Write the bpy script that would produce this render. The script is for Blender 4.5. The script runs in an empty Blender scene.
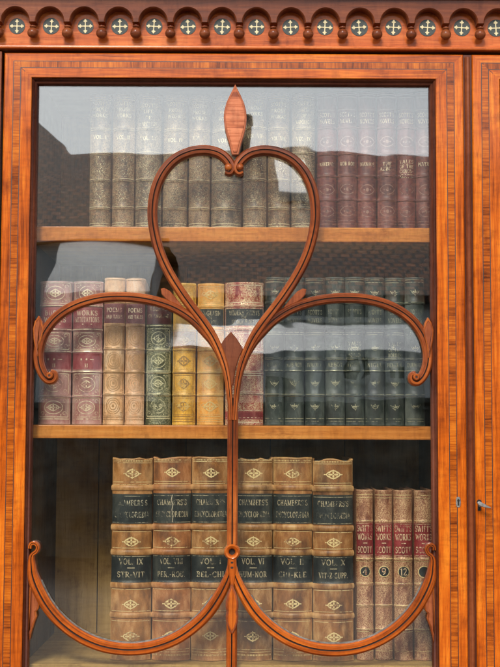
import bpy, math, random
from mathutils import Vector, Matrix
R = math.radians
scene = bpy.context.scene
COL = scene.collection
rnd = random.Random(7)

# ------------------------------------------------------------------ camera
F_PX, CX, CY = 1328.0, 250.0, 333.5          # focal length and centre in photo pixels (500 x 667)
DIST, ZC = 1.70, 1.45
TH, RO = math.atan(104.0 / F_PX), R(0.25)
EYE = Vector((0, -DIST, ZC))
fwd = Vector((0, math.cos(TH), math.sin(TH)))
u0, r0 = Vector((0, -math.sin(TH), math.cos(TH))), Vector((1, 0, 0))
RIGHT = r0 * math.cos(RO) + u0 * math.sin(RO)
UP = u0 * math.cos(RO) - r0 * math.sin(RO)

def P(px, py, Y=0.0):
    """photo pixel -> (x, z) on the upright plane y = Y"""
    d = fwd + RIGHT * ((px - CX) / F_PX) + UP * ((CY - py) / F_PX)
    t = (Y - EYE.y) / d.y
    q = EYE + d * t
    return q.x, q.z

cam_d = bpy.data.cameras.new('camera')
cam = bpy.data.objects.new('camera', cam_d)
COL.objects.link(cam)
cam_d.sensor_fit = 'VERTICAL'
cam_d.sensor_height = 24.0
cam_d.lens = 24.0 * F_PX / 667.0
cam_d.clip_start, cam_d.clip_end = 0.05, 2000
m = Matrix.Identity(4)
for i in range(3):
    m[i][0], m[i][1], m[i][2], m[i][3] = RIGHT[i], UP[i], -fwd[i], EYE[i]
cam.matrix_world = m
scene.camera = cam

# ------------------------------------------------------------------ materials
def new_mat(name):
    mt = bpy.data.materials.new(name)
    mt.use_nodes = True
    nt = mt.node_tree
    return mt, nt, nt.nodes['Principled BSDF']

def N(nt, kind, **kw):
    n = nt.nodes.new(kind)
    for k, v in kw.items():
        if k in n.inputs:
            n.inputs[k].default_value = v
        else:
            setattr(n, k, v)
    return n

def ramp(nt, fac, stops):
    n = nt.nodes.new('ShaderNodeValToRGB')
    e = n.color_ramp.elements
    while len(e) < len(stops):
        e.new(0.5)
    for el, (p, c) in zip(e, stops):
        el.position = p
        el.color = (c[0], c[1], c[2], 1) if len(c) == 3 else c
    nt.links.new(fac, n.inputs['Fac'])
    return n

def mix(nt, fac, a, b, mode='MIX'):
    n = nt.nodes.new('ShaderNodeMix')
    n.data_type = 'RGBA'
    n.blend_type = mode
    for sock, v in ((n.inputs[0], fac), (n.inputs[6], a), (n.inputs[7], b)):
        if isinstance(v, (int, float)):
            sock.default_value = v
        elif isinstance(v, tuple):
            sock.default_value = (v[0], v[1], v[2], 1)
        else:
            nt.links.new(v, sock)
    return n.outputs[2]

def math_(nt, op, a, b=None):
    n = nt.nodes.new('ShaderNodeMath')
    n.operation = op
    for s, v in ((n.inputs[0], a), (n.inputs[1], b)):
        if v is None:
            continue
        if isinstance(v, (int, float)):
            s.default_value = v
        else:
            nt.links.new(v, s)
    return n.outputs[0]

def coords(nt, kind='Object', scale=(1, 1, 1), shuffle=True):
    tc = nt.nodes.new('ShaderNodeTexCoord')
    mp = nt.nodes.new('ShaderNodeMapping')
    mp.inputs['Scale'].default_value = scale
    nt.links.new(tc.outputs[kind], mp.inputs['Vector'])
    if shuffle:
        oi = nt.nodes.new('ShaderNodeObjectInfo')
        ml = nt.nodes.new('ShaderNodeVectorMath')
        ml.operation = 'SCALE'
        ml.inputs[0].default_value = (13.0, 7.0, 29.0)
        nt.links.new(oi.outputs['Random'], ml.inputs['Scale'])
        nt.links.new(ml.outputs[0], mp.inputs['Location'])
    return mp.outputs[0]

def bump(nt, bs, h, dist, strength=1.0):
    b = N(nt, 'ShaderNodeBump', Strength=strength, Distance=dist)
    nt.links.new(h, b.inputs['Height'])
    nt.links.new(b.outputs[0], bs.inputs['Normal'])
    return b

def wood(name, c_lo, c_mid, c_hi, rough=0.32, coat=0.25, across=False, fine=1.0, contrast=1.0, kind='UV'):
    """UV.x runs along the grain in metres, UV.y across it"""
    mt, nt, bs = new_mat(name)
    L = nt.links
    sc = (9, 210, 210) if not across else (260, 12, 12)
    sc = tuple(s * fine for s in sc)
    v = coords(nt, kind, sc)
    n1 = N(nt, 'ShaderNodeTexNoise', Scale=1.0, Detail=6.0, Roughness=0.62, Distortion=0.35)
    L.new(v, n1.inputs['Vector'])
    v2 = coords(nt, kind, (3.2, 14, 14) if not across else (34, 5, 5))
    n2 = N(nt, 'ShaderNodeTexNoise', Scale=1.0, Detail=3.0, Roughness=0.55, Distortion=0.8)
    L.new(v2, n2.inputs['Vector'])
    s = math_(nt, 'ADD', math_(nt, 'MULTIPLY', n1.outputs[0], 0.55 * contrast), math_(nt, 'MULTIPLY', n2.outputs[0], 0.6))
    s = math_(nt, 'ADD', s, 0.5 - 0.5 * (0.55 * contrast + 0.6))
    rp = ramp(nt, s, [(0.30, c_lo), (0.5, c_mid), (0.70, c_hi)])
    # dark pores and little nicks
    v3 = coords(nt, kind, (60, 900, 900) if not across else (900, 60, 60))
    n3 = N(nt, 'ShaderNodeTexNoise', Scale=1.0, Detail=2.0)
    L.new(v3, n3.inputs['Vector'])
    pores = ramp(nt, n3.outputs[0], [(0.28, (0.55, 0.46, 0.40)), (0.40, (1, 1, 1))])
    col = mix(nt, 0.8, rp.outputs[0], pores.outputs[0], 'MULTIPLY')
    v5 = coords(nt, kind, (120, 26, 26) if not across else (26, 120, 120))
    n5 = N(nt, 'ShaderNodeTexNoise', Scale=1.0, Detail=3.0, Roughness=0.6, Distortion=0.6)
    L.new(v5, n5.inputs['Vector'])
    fg = ramp(nt, n5.outputs[0], [(0.36, (0.72, 0.66, 0.62)), (0.56, (1.06, 1.05, 1.04))])
    col = mix(nt, 0.45, col, fg.outputs[0], 'MULTIPLY')
    # knocks: rare dark bruises
    v4 = coords(nt, 'Object', (22, 22, 22))
    n4 = N(nt, 'ShaderNodeTexNoise', Scale=1.0, Detail=5.0, Roughness=0.7)
    L.new(v4, n4.inputs['Vector'])
    br = ramp(nt, n4.outputs[0], [(0.56, (1, 1, 1)), (0.72, (0.42, 0.34, 0.32))])
    col = mix(nt, 0.7, col, br.outputs[0], 'MULTIPLY')
    L.new(col, bs.inputs['Base Color'])
    rr = ramp(nt, n4.outputs[0], [(0.3, (rough - .06,) * 3), (0.7, (rough + .16,) * 3)])
    L.new(rr.outputs[0], bs.inputs['Roughness'])
    bs.inputs['Coat Weight'].default_value = coat
    bs.inputs['Coat Roughness'].default_value = 0.10
    bs.inputs['Specular IOR Level'].default_value = 0.08
    bump(nt, bs, math_(nt, 'ADD', n1.outputs[0], n4.outputs[0]), 0.0004, 0.6)
    return mt

M = {}
M['satinwood'] = wood('varnished satinwood', (0.15, 0.024, 0.001), (0.46, 0.088, 0.003), (0.66, 0.185, 0.012), rough=0.42, coat=0.45, contrast=1.35, fine=1.25)
M['band'] = wood('tulipwood crossbanding', (0.10, 0.018, 0.001), (0.36, 0.074, 0.003), (0.56, 0.155, 0.010), rough=.42, coat=.45, across=True, contrast=1.4, fine=1.5)
M['mahogany'] = wood('dark mahogany', (0.035, 0.010, 0.006), (0.075, 0.020, 0.010), (0.14, 0.04, 0.018), rough=0.28)
M['bar'] = wood('carved mahogany bar', (0.055, 0.012, 0.004), (0.22, 0.046, 0.008), (0.44, 0.120, 0.022), rough=0.42, coat=0.35, fine=1.3, contrast=1.4)
M['bar_orange'] = wood('carved satinwood bar', (0.12, 0.022, 0.002), (0.37, 0.074, 0.006), (0.54, 0.145, 0.016), rough=0.42, coat=0.35, fine=1.3, contrast=1.4)
M['carving'] = wood('carved red mahogany', (0.10, 0.024, 0.010), (0.22, 0.055, 0.020), (0.34, 0.10, 0.035), rough=0.33)
M['carving_dark'] = wood('dark spade mahogany', (0.05, 0.014, 0.007), (0.12, 0.032, 0.013), (0.20, 0.06, 0.024), rough=0.38)
M['finial_rim'] = wood('pale rim mahogany', (0.22, 0.06, 0.025), (0.36, 0.105, 0.045), (0.48, 0.17, 0.075), rough=0.4)
M['finial'] = wood('pale pink satinwood', (0.22, 0.052, 0.020), (0.42, 0.115, 0.044), (0.56, 0.19, 0.085), across=True, contrast=2.2)
M['cornice'] = wood('cornice mahogany', (0.075, 0.018, 0.007), (0.17, 0.042, 0.014), (0.27, 0.08, 0.026))
M['frieze'] = wood('frieze satinwood', (0.25, 0.048, 0.010), (0.48, 0.108, 0.022), (0.64, 0.20, 0.05), contrast=1.3)
M['shelf'] = wood('oak shelf edge', (0.28, 0.075, 0.012), (0.54, 0.18, 0.032), (0.70, 0.30, 0.07), rough=0.45, coat=0.1)
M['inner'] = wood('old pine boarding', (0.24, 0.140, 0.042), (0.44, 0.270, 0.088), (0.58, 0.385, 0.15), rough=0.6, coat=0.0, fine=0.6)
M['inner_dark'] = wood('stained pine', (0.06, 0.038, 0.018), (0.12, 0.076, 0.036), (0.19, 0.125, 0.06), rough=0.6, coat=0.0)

def plain(name, c, rough=0.5, metal=0.0, vary=0.15, scale=60.0, bmp=0.0, coat=0.0):
    mt, nt, bs = new_mat(name)
    v = coords(nt, 'Object', (scale,) * 3)
    n = N(nt, 'ShaderNodeTexNoise', Scale=1.0, Detail=5.0, Roughness=0.6)
    nt.links.new(v, n.inputs['Vector'])
    lo, hi = tuple(x * (1 - vary * 1.6) for x in c), tuple(min(1, x * (1 + vary * 1.6)) for x in c)
    rp = ramp(nt, n.outputs[0], [(0.3, lo), (0.7, hi)])
    nt.links.new(rp.outputs[0], bs.inputs['Base Color'])
    bs.inputs['Roughness'].default_value = rough
    bs.inputs['Metallic'].default_value = metal
    bs.inputs['Coat Weight'].default_value = coat
    if bmp:
        bump(nt, bs, n.outputs[0], bmp)
    return mt

M['stringing_gap_shade'] = plain('ebony stringing', (0.022, 0.012, 0.008), 0.4)
M['line'] = plain('dark groove stain', (0.030, 0.012, 0.007), 0.5)
M['ebony_disc'] = plain('grey stained disc', (0.028, 0.036, 0.031), 0.6, vary=0.3, scale=260)
M['holly'] = plain('holly and bone inlay', (0.62, 0.52, 0.28), 0.45, vary=0.12, scale=300)
M['steel'] = plain('worn steel', (0.34, 0.32, 0.29), 0.4, 0.85, vary=0.25, scale=240)
M['black_hole'] = plain('dark keyhole', (0.006, 0.005, 0.004), 0.8)
M['putty'] = plain('grey old putty', (0.13, 0.12, 0.10), 0.9, vary=0.5, scale=180, bmp=.0005)
M['paper'] = plain('aged page edges', (0.50, 0.42, 0.29), 0.85, vary=0.2, scale=200)

def glass():
    mt, nt, bs = new_mat('old cylinder glass')
    nt.nodes.remove(bs)
    L = nt.links
    out = nt.nodes['Material Output']
    v = coords(nt, 'Object', (5, 5, 9), shuffle=False)
    n = N(nt, 'ShaderNodeTexNoise', Scale=1.0, Detail=2.2, Roughness=0.42, Distortion=0.5)
    L.new(v, n.inputs['Vector'])
    b = N(nt, 'ShaderNodeBump', Strength=1.0, Distance=0.00026)
    L.new(n.outputs[0], b.inputs['Height'])
    gl = N(nt, 'ShaderNodeBsdfGlossy', Roughness=0.012)
    gl.inputs['Color'].default_value = (0.95, 0.98, 1.0, 1)
    L.new(b.outputs[0], gl.inputs['Normal'])
    # dust film: faint mottled roughness of the tint
    tr = N(nt, 'ShaderNodeBsdfTransparent')
    tr.inputs['Color'].default_value = (0.975, 0.985, 0.965, 1)
    lw = N(nt, 'ShaderNodeLayerWeight', Blend=0.5)
    f5 = math_(nt, 'POWER', lw.outputs['Facing'], 5.0)
    fac = math_(nt, 'ADD', math_(nt, 'MULTIPLY', f5, 0.9), GLASS_F0)
    mx = nt.nodes.new('ShaderNodeMixShader')
    L.new(fac, mx.inputs[0])
    L.new(tr.outputs[0], mx.inputs[1])
    L.new(gl.outputs[0], mx.inputs[2])
    L.new(mx.outputs[0], out.inputs['Surface'])
    return mt
GLASS_F0 = 0.100
M['glass'] = glass()

GOLD = (0.74, 0.53, 0.23)
def leather(name, base, gilt=0.0, gscale=420.0, worn=0.5, pale=None, gold=GOLD, rough=0.42, stain=0.5):
    """leather with rubbed joints; GILT 0..1 lays all-over tooled gold on it"""
    mt, nt, bs = new_mat(name)
    L = nt.links
    v = coords(nt, 'Object', (70, 70, 28))
    n = N(nt, 'ShaderNodeTexNoise', Scale=1.0, Detail=7.0, Roughness=0.66, Distortion=0.3)
    L.new(v, n.inputs['Vector'])
    dk = tuple(c * 0.52 for c in base)
    pale = pale or tuple(min(1, c * 1.6 + 0.025) for c in base)
    rp = ramp(nt, n.outputs[0], [(0.30, dk), (0.48, base), (0.72, pale)])
    col = rp.outputs[0]
    vb = coords(nt, 'Object', (34, 34, 17))
    nb = N(nt, 'ShaderNodeTexNoise', Scale=1.0, Detail=4.0, Roughness=0.6)
    L.new(vb, nb.inputs['Vector'])
    rb_ = ramp(nt, nb.outputs[0], [(0.34, (stain, stain * .92, stain * .86)), (0.5, (1, 1, 1)), (0.68, (1.12, 1.1, 1.06))])
    col = mix(nt, 0.9, col, rb_.outputs[0], 'MULTIPLY')
    # fine grain
    vg = coords(nt, 'Object', (1500, 1500, 900))
    ng = N(nt, 'ShaderNodeTexNoise', Scale=1.0, Detail=2.0)
    L.new(vg, ng.inputs['Vector'])
    grain = ramp(nt, ng.outputs[0], [(0.32, (0.55, 0.5, 0.48)), (0.5, (1, 1, 1))])
    col = mix(nt, 0.55, col, grain.outputs[0], 'MULTIPLY')
    # rubbing on edges and bands
    ge = nt.nodes.new('ShaderNodeNewGeometry')
    wear = math_(nt, 'ADD', ge.outputs['Pointiness'], math_(nt, 'MULTIPLY', n.outputs[0], 0.10))
    wr = ramp(nt, wear, [(0.565, (0, 0, 0)), (0.62, (worn, worn, worn))])
    col = mix(nt, wr.outputs[0], col, pale)
    # vertical cracks and scuffs
    vs = coords(nt, 'Object', (420, 420, 16))
    ns = N(nt, 'ShaderNodeTexNoise', Scale=1.0, Detail=4.0, Roughness=0.7)
    L.new(vs, ns.inputs['Vector'])
    sc = ramp(nt, ns.outputs[0], [(0.62, (0, 0, 0)), (0.74, (0.5 * worn,) * 3)])
    col = mix(nt, sc.outputs[0], col, pale)
    met = None
    if gilt > 0:
        vd = coords(nt, 'Object', (1, 1, 1))
        nd = N(nt, 'ShaderNodeTexNoise', Scale=gscale * 0.5, Detail=1.0)
        L.new(vd, nd.inputs['Vector'])
        ad = nt.nodes.new('ShaderNodeVectorMath')
        ad.operation = 'MULTIPLY_ADD'
        L.new(nd.outputs['Color'], ad.inputs[0])
        ad.inputs[1].default_value = (0.006, 0.006, 0.006)
        L.new(vd, ad.inputs[2])
        vo = N(nt, 'ShaderNodeTexVoronoi', Scale=gscale, feature='DISTANCE_TO_EDGE')
        L.new(ad.outputs[0], vo.inputs['Vector'])
        vo2 = N(nt, 'ShaderNodeTexVoronoi', Scale=gscale * 1.3)
        L.new(ad.outputs[0], vo2.inputs['Vector'])
        a = ramp(nt, vo.outputs[0], [(0.06, (1, 1, 1)), (0.13, (0, 0, 0))])
        c = ramp(nt, vo2.outputs['Distance'], [(0.16, (1, 1, 1)), (0.26, (0, 0, 0))])
        g = math_(nt, 'MAXIMUM', a.outputs[0], c.outputs[0])
        keep = ramp(nt, n.outputs[0], [(0.36, (0, 0, 0)), (0.52, (1, 1, 1))])
        g = math_(nt, 'MULTIPLY', math_(nt, 'MULTIPLY', g, keep.outputs[0]), gilt)
        col = mix(nt, g, col, gold)
        met = g
        L.new(math_(nt, 'MULTIPLY', met, 0.35), bs.inputs['Metallic'])
    L.new(col, bs.inputs['Base Color'])
    bs.inputs['Roughness'].default_value = rough
    bump(nt, bs, math_(nt, 'ADD', ng.outputs[0], math_(nt, 'MULTIPLY', n.outputs[0], 2.0)), 0.00025, 0.8)
    return mt

def gold_mat(name, c=GOLD, rub=0.5, under=(0.05, 0.035, 0.02)):
    """gold leaf rubbed away in patches to the leather colour beneath"""
    mt, nt, bs = new_mat(name)
    v = coords(nt, 'Object', (260, 260, 260))
    n = N(nt, 'ShaderNodeTexNoise', Scale=1.0, Detail=5.0, Roughness=0.7)
    nt.links.new(v, n.inputs['Vector'])
    r0_ = 0.25 + 0.3 * rub
    v2 = coords(nt, 'Object', (38, 38, 30))
    n2 = N(nt, 'ShaderNodeTexNoise', Scale=1.0, Detail=3.0, Roughness=0.6)
    nt.links.new(v2, n2.inputs['Vector'])
    both = math_(nt, 'ADD', n.outputs[0], math_(nt, 'MULTIPLY', math_(nt, 'SUBTRACT', n2.outputs[0], 0.5), 0.75))
    rp = ramp(nt, both, [(r0_, (0, 0, 0)), (r0_ + 0.12, (1, 1, 1))])
    nt.links.new(mix(nt, rp.outputs[0], under, c), bs.inputs['Base Color'])
    nt.links.new(math_(nt, 'MULTIPLY', rp.outputs[0], 0.35), bs.inputs['Metallic'])
    bs.inputs['Roughness'].default_value = 0.38
    return mt

# ------------------------------------------------------------------ mesh builder
class MB:
    def __init__(s):
        s.v, s.f, s.uv, s.mi = [], [], [], []
    def face(s, pts, uvs=None, mi=0):
        b = len(s.v)
        s.v += [tuple(p) for p in pts]
        s.f.append(tuple(range(b, b + len(pts))))
        s.uv.append(uvs or [(0, 0)] * len(pts))
        s.mi.append(mi)
    def grid(s, rows, uvs=None, mi=None, closed=False):
        """rows: lists of points of equal length; shared vertices, smooth shading possible"""
        b, n = len(s.v), len(rows[0])
        for r in rows:
            s.v += [tuple(p) for p in r]
        for i in range(len(rows) - 1):
            for j in range(n if closed else n - 1):
                k = (j + 1) % n
                s.f.append((b + i * n + j, b + i * n + k, b + (i + 1) * n + k, b + (i + 1) * n + j))
                s.uv.append([uvs[i][j], uvs[i][k], uvs[i + 1][k], uvs[i + 1][j]] if uvs else [(0, 0)] * 4)
                s.mi.append(mi[j] if isinstance(mi, list) else (mi or 0))
    def box(s, x0, x1, y0, y1, z0, z1, grain='x', mi=0):
        p = lambda x, y, z: (x, y, z)
        c = [(x0, y0, z0), (x1, y0, z0), (x1, y1, z0), (x0, y1, z0), (x0, y0, z1), (x1, y0, z1), (x1, y1, z1), (x0, y1, z1)]
        for q in ((0, 1, 5, 4), (1, 2, 6, 5), (2, 3, 7, 6), (3, 0, 4, 7), (4, 5, 6, 7), (3, 2, 1, 0)):
            pts = [c[i] for i in q]
            ax = 'xyz'.index(grain)
            uv = [(pt[ax], pt[(ax + 1) % 3] + pt[(ax + 2) % 3]) for pt in pts]
            s.face(pts, uv, mi)
    def prism(s, poly, y0, y1, mi=0, grain='z', inset=0.0):
        """poly: (x, z) outline counter-clockwise; front at y0, optional chamfer INSET"""
        n = len(poly)
        cx, cz = sum(p[0] for p in poly) / n, sum(p[1] for p in poly) / n
        uv = (lambda p: (p[1], p[0])) if grain == 'z' else (lambda p: (p[0], p[1]))
        front = poly
        if inset:
            front = inset_poly(poly, inset)
        yb = y0 + inset * 0.9 if inset else y0
        s.face([(x, y0, z) for x, z in front], [uv(p) for p in front], mi)
        for i in range(n):
            a, b = poly[i], poly[(i + 1) % n]
            if inset:
                fa, fb = front[i], front[(i + 1) % n]
                s.face([(fa[0], y0, fa[1]), (a[0], yb, a[1]), (b[0], yb, b[1]), (fb[0], y0, fb[1])], [uv(fa), uv(a), uv(b), uv(fb)], mi)
            s.face([(a[0], yb, a[1]), (a[0], y1, a[1]), (b[0], y1, b[1]), (b[0], yb, b[1])], [uv(a), uv(a), uv(b), uv(b)], mi)
        s.face([(x, y1, z) for x, z in reversed(poly)], [uv(p) for p in reversed(poly)], mi)
    def build(s, name, mats, parent=None, smooth=None, bevel=0.0, loc=None):
        me = bpy.data.meshes.new(name)
        me.from_pydata(s.v, [], s.f)
        uvl = me.uv_layers.new(name='uv')
        k = 0
        for i, f in enumerate(s.f):
            for j in range(len(f)):
                uvl.data[k].uv = s.uv[i][j]
                k += 1
        for mt in (mats if isinstance(mats, (list, tuple)) else [mats]):
            me.materials.append(mt)
        for p, mi in zip(me.polygons, s.mi):
            p.material_index = mi
        import bmesh
        bm = bmesh.new()
        bm.from_mesh(me)
        bmesh.ops.remove_doubles(bm, verts=bm.verts, dist=1e-6)
        bmesh.ops.recalc_face_normals(bm, faces=bm.faces)
        if bevel:
            ed = [e for e in bm.edges if len(e.link_faces) == 2 and e.calc_face_angle(0) > 0.6]
            bmesh.ops.bevel(bm, geom=ed, offset=bevel, segments=2, affect='EDGES', profile=0.6)
        bm.to_mesh(me)
        bm.free()
        o = bpy.data.objects.new(name, me)
        COL.objects.link(o)
        if smooth is not None:
            me.polygons.foreach_set('use_smooth', [True] * len(me.polygons))
            me.set_sharp_from_angle(angle=R(smooth))
        if parent:
            o.parent = parent
        if loc:
            o.location = loc
        return o

def inset_poly(poly, d):
    n, out = len(poly), []
    ar = sum(poly[i][0] * poly[(i + 1) % n][1] - poly[(i + 1) % n][0] * poly[i][1] for i in range(n))
    sg = 1 if ar > 0 else -1
    for i in range(n):
        a, b, c = poly[i - 1], poly[i], poly[(i + 1) % n]
        t1 = Vector((b[0] - a[0], b[1] - a[1])).normalized()
        t2 = Vector((c[0] - b[0], c[1] - b[1])).normalized()
        n1, n2 = Vector((-t1.y, t1.x)) * sg, Vector((-t2.y, t2.x)) * sg
        nn = (n1 + n2)
        nn = nn.normalized() if nn.length > 1e-6 else n1
        k = d / max(0.5, nn.dot(n1))
        out.append((b[0] + nn.x * k, b[1] + nn.y * k))
    return out

def spline(pts, per=8):
    out = []
    n = len(pts)
    for i in range(n - 1):
        p0, p1, p2, p3 = pts[max(0, i - 1)], pts[i], pts[i + 1], pts[min(n - 1, i + 2)]
        for k in range(per):
            t = k / per
            out.append(tuple(0.5 * (2 * p1[j] + (p2[j] - p0[j]) * t + (2 * p0[j] - 5 * p1[j] + 4 * p2[j] - p3[j]) * t * t
                             + (3 * p1[j] - p0[j] - 3 * p2[j] + p3[j]) * t ** 3) for j in range(len(p1))))
    out.append(tuple(pts[-1]))
    return out

def empty(name, loc, label=None, cat=None, group=None, kind=None, parent=None):
    o = bpy.data.objects.new(name, None)
    COL.objects.link(o)
    o.location = loc
    o.empty_display_size = 0.05
    if parent:
        o.parent = parent
    tag(o, label, cat, group, kind)
    return o

def tag(o, label=None, cat=None, group=None, kind=None):
    for k, v in (('label', label), ('category', cat), ('group', group), ('kind', kind)):
        if v:
            o[k] = v
    return o

# ------------------------------------------------------------------ the bookcase: doors
case = empty('bookcase', (0, 0, 0), 'satinwood bookcase with glazed doors, curved glazing bars and an inlaid scalloped cornice', 'bookcase')

Y_GLASS = 0.014
def zpx(py, px=235, Y=0.0):
    return P(px, py, Y)[1]
def xpx(px, py=333, Y=0.0):
    return P(px, py, Y)[0]

# door outline in the plane y = 0, from the photograph
DX0 = (P(2.5, 60)[0] + P(-0.5, 400)[0]) / 2
DX1 = (P(464, 60)[0] + P(465.5, 400)[0]) / 2
DZ1 = zpx(53.5)
DZ0 = 1.02
AX = (P(235.5, 150)[0] + P(231.6, 552)[0] + P(232, 400)[0]) / 3      # axis of the tracery
SW = 0.0362                                                        # stile width
RW = 0.0330                                                        # rail width
OFFS = [0.0, 0.0015, 0.0118, 0.0128, 0.0212, 0.0222, 0.0352, 1.0]    # rings of inlay across a stile

def ring_rect(x0, x1, z0, z1, d):
    k = RW / SW
    dx = SW if d >= 1 else d
    dz = RW if d >= 1 else d * k
    return [(x0 + dx, z0 + dz), (x1 - dx, z0 + dz), (x1 - dx, z1 - dz), (x0 + dx, z1 - dz)]

def door(x0, x1, z0, z1, axis, mirror):
    mb = MB()
    prev = None
    mi_of = [0, 0, 1, 2, 1, 0, 0]
    ys = [0.0018, 0.0, 0.0, -0.0002, -0.0002, 0.0, 0.0, 0.0012]
    yy = [0.0016, 0, 0, 0, 0, 0, 0, 0.0010]
    for i in range(len(OFFS) - 1):
        a, b = ring_rect(x0, x1, z0, z1, OFFS[i]), ring_rect(x0, x1, z0, z1, OFFS[i + 1])
        for k in range(4):
            q = [a[k], a[(k + 1) % 4], b[(k + 1) % 4], b[k]]
            yq = [yy[i], yy[i], yy[i + 1], yy[i + 1]]
            if k % 2 == 0:
                uv = [(p[0] + k * 3.1, p[1]) for p in q]
            else:
                uv = [(p[1] + k * 5.3, p[0]) for p in q]
            mb.face([(p[0], y, p[1]) for p, y in zip(q, yq)], uv, mi_of[i])
    # outer and inner edges and back
    a, b = ring_rect(x0, x1, z0, z1, 0), ring_rect(x0, x1, z0, z1, 1.0)
    for k in range(4):
        p, q = a[k], a[(k + 1) % 4]
        mb.face([(p[0], yy[0], p[1]), (p[0], 0.024, p[1]), (q[0], 0.024, q[1]), (q[0], yy[0], q[1])], [(p[0] + p[1], 0), (p[0] + p[1], .02), (q[0] + q[1], .02), (q[0] + q[1], 0)], 3)
        p, q = b[k], b[(k + 1) % 4]
        mb.face([(p[0], yy[-1], p[1]), (q[0], yy[-1], q[1]), (q[0], 0.024, q[1]), (p[0], 0.024, p[1])], [(p[0] + p[1], 0), (q[0] + q[1], 0), (q[0] + q[1], .02), (p[0] + p[1], .02)], 3)
        mb.face([(a[k][0], 0.024, a[k][1]), (b[k][0], 0.024, b[k][1]), (b[(k + 1) % 4][0], 0.024, b[(k + 1) % 4][1]), (a[(k + 1) % 4][0], 0.024, a[(k + 1) % 4][1])], None, 3)
    for cx_, sx in ((x0, 1), (x1, -1)):
        for cz_, sz in ((z0, 1), (z1, -1)):
            k_ = RW / SW
            a_, b_ = .0224, .0345
            t_ = .00022
            p_, q_ = (cx_ + sx * a_, cz_ + sz * a_ * k_), (cx_ + sx * b_, cz_ + sz * b_ * k_)
            mb.face([(p_[0] - t_, -.0003, p_[1] + sx * sz * t_), (p_[0] + t_, -.0003, p_[1] - sx * sz * t_), (q_[0] + t_, .0004, q_[1] - sx * sz * t_), (q_[0] - t_, .0004, q_[1] + sx * sz * t_)], None, 1)
    d = mb.build('door', [M['satinwood'], M['stringing_gap_shade'], M['band'], M['mahogany']], case)
    # glazing bead: dark moulding between frame and glass
    gb = MB()
    prof = [(0.0, 0.003), (0.0012, 0.0022), (0.0026, 0.0040), (0.0034, 0.0062), (0.0050, 0.0068), (0.0064, 0.0090), (0.0076, 0.0136)]
    rect = [(x0 + SW, z0 + RW), (x1 - SW, z0 + RW), (x1 - SW, z1 - RW), (x0 + SW, z1 - RW)]
    for (d0, ya), (d1, yb) in zip(prof[:-1], prof[1:]):
        ra = [(rect[0][0] + d0, rect[0][1] + d0), (rect[1][0] - d0, rect[1][1] + d0), (rect[2][0] - d0, rect[2][1] - d0), (rect[3][0] + d0, rect[3][1] - d0)]
        rb = [(rect[0][0] + d1, rect[0][1] + d1), (rect[1][0] - d1, rect[1][1] + d1), (rect[2][0] - d1, rect[2][1] - d1), (rect[3][0] + d1, rect[3][1] - d1)]
        for k in range(4):
            q = [ra[k], ra[(k + 1) % 4], rb[(k + 1) % 4], rb[k]]
            uv = [(p[0], p[1]) if k % 2 == 0 else (p[1], p[0]) for p in q]
            gb.face([(p[0], y, p[1]) for p, y in zip(q, (ya, ya, yb, yb))], uv)
    gb.build('glazing_bead', M['mahogany'], d, smooth=40)
    gl = MB()
    gl.box(x0 + SW - 0.004 + 0.006, x1 - SW - 0.002, Y_GLASS, Y_GLASS + 0.0022, z0 + RW + 0.002, z1 - RW - 0.002)
    gl.build('glass_pane', M['glass'], d)
    return d

# ---- glazing bars (drawn once for one half, mirrored about the axis)
def bar(name, pts, w, parent, closed_tip=False, y_front=0.0025, depth=0.0112, mats=None, taper=None, line=True, per=8):
    """sweep a moulded bar with a dark centre line along PTS (world x, z)"""
    c = spline(pts, per) if per else pts
    n = len(c)
    prof = [(-0.5, 1.0), (-0.5, 0.30), (-0.47, 0.20), (-0.37, 0.10), (-0.34, 0.01), (-0.07, 0.0), (0.0, 0.12), (0.07, 0.0), (0.34, 0.01), (0.37, 0.10), (0.47, 0.20), (0.5, 0.30), (0.5, 1.0)]
    mi = [2, 2, 0, 2, 0, 1, 1, 0, 2, 0, 2, 2]
    if not line:
        mi = [0] * 12
    mb, rows, uvs, s = MB(), [], [], 0.0
    for i in range(n):
        a, b = c[max(0, i - 1)], c[min(n - 1, i + 1)]
        t = Vector((b[0] - a[0], b[1] - a[1])).normalized()
        nx, nz = -t.y, t.x
        if i:
            s += math.hypot(c[i][0] - c[i - 1][0], c[i][1] - c[i - 1][1])
        ww = w * (taper(i / (n - 1)) if taper else 1.0)
        rows.append([(c[i][0] + nx * p * ww, y_front + q * depth, c[i][1] + nz * p * ww) for p, q in prof])
        uvs.append([(s, p * ww) for p, q in prof])
    mb.grid(rows, uvs, mi)
    for r in (rows[0], rows[-1]):
        mb.face(r, None, 0)
    return mb.build(name, [(mats or [M['bar']])[0], M['line'], M['carving']], parent, smooth=32)

def W(pts, mirror, axis, Y=0.003, shift=0.0):
    out = []
    for px, py in pts:
        x, z = P(px, py, Y)
        out.append((axis + (AX - x if mirror else x - AX), z))
    return out

def spiral(cx, cy, r0_, r1_, a0, a1, n=14):
    return [(cx + (r0_ + (r1_ - r0_) * i / n) * math.cos(R(a0 + (a1 - a0) * i / n)), cy - (r0_ + (r1_ - r0_) * i / n) * math.sin(R(a0 + (a1 - a0) * i / n))) for i in range(n + 1)]

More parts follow.
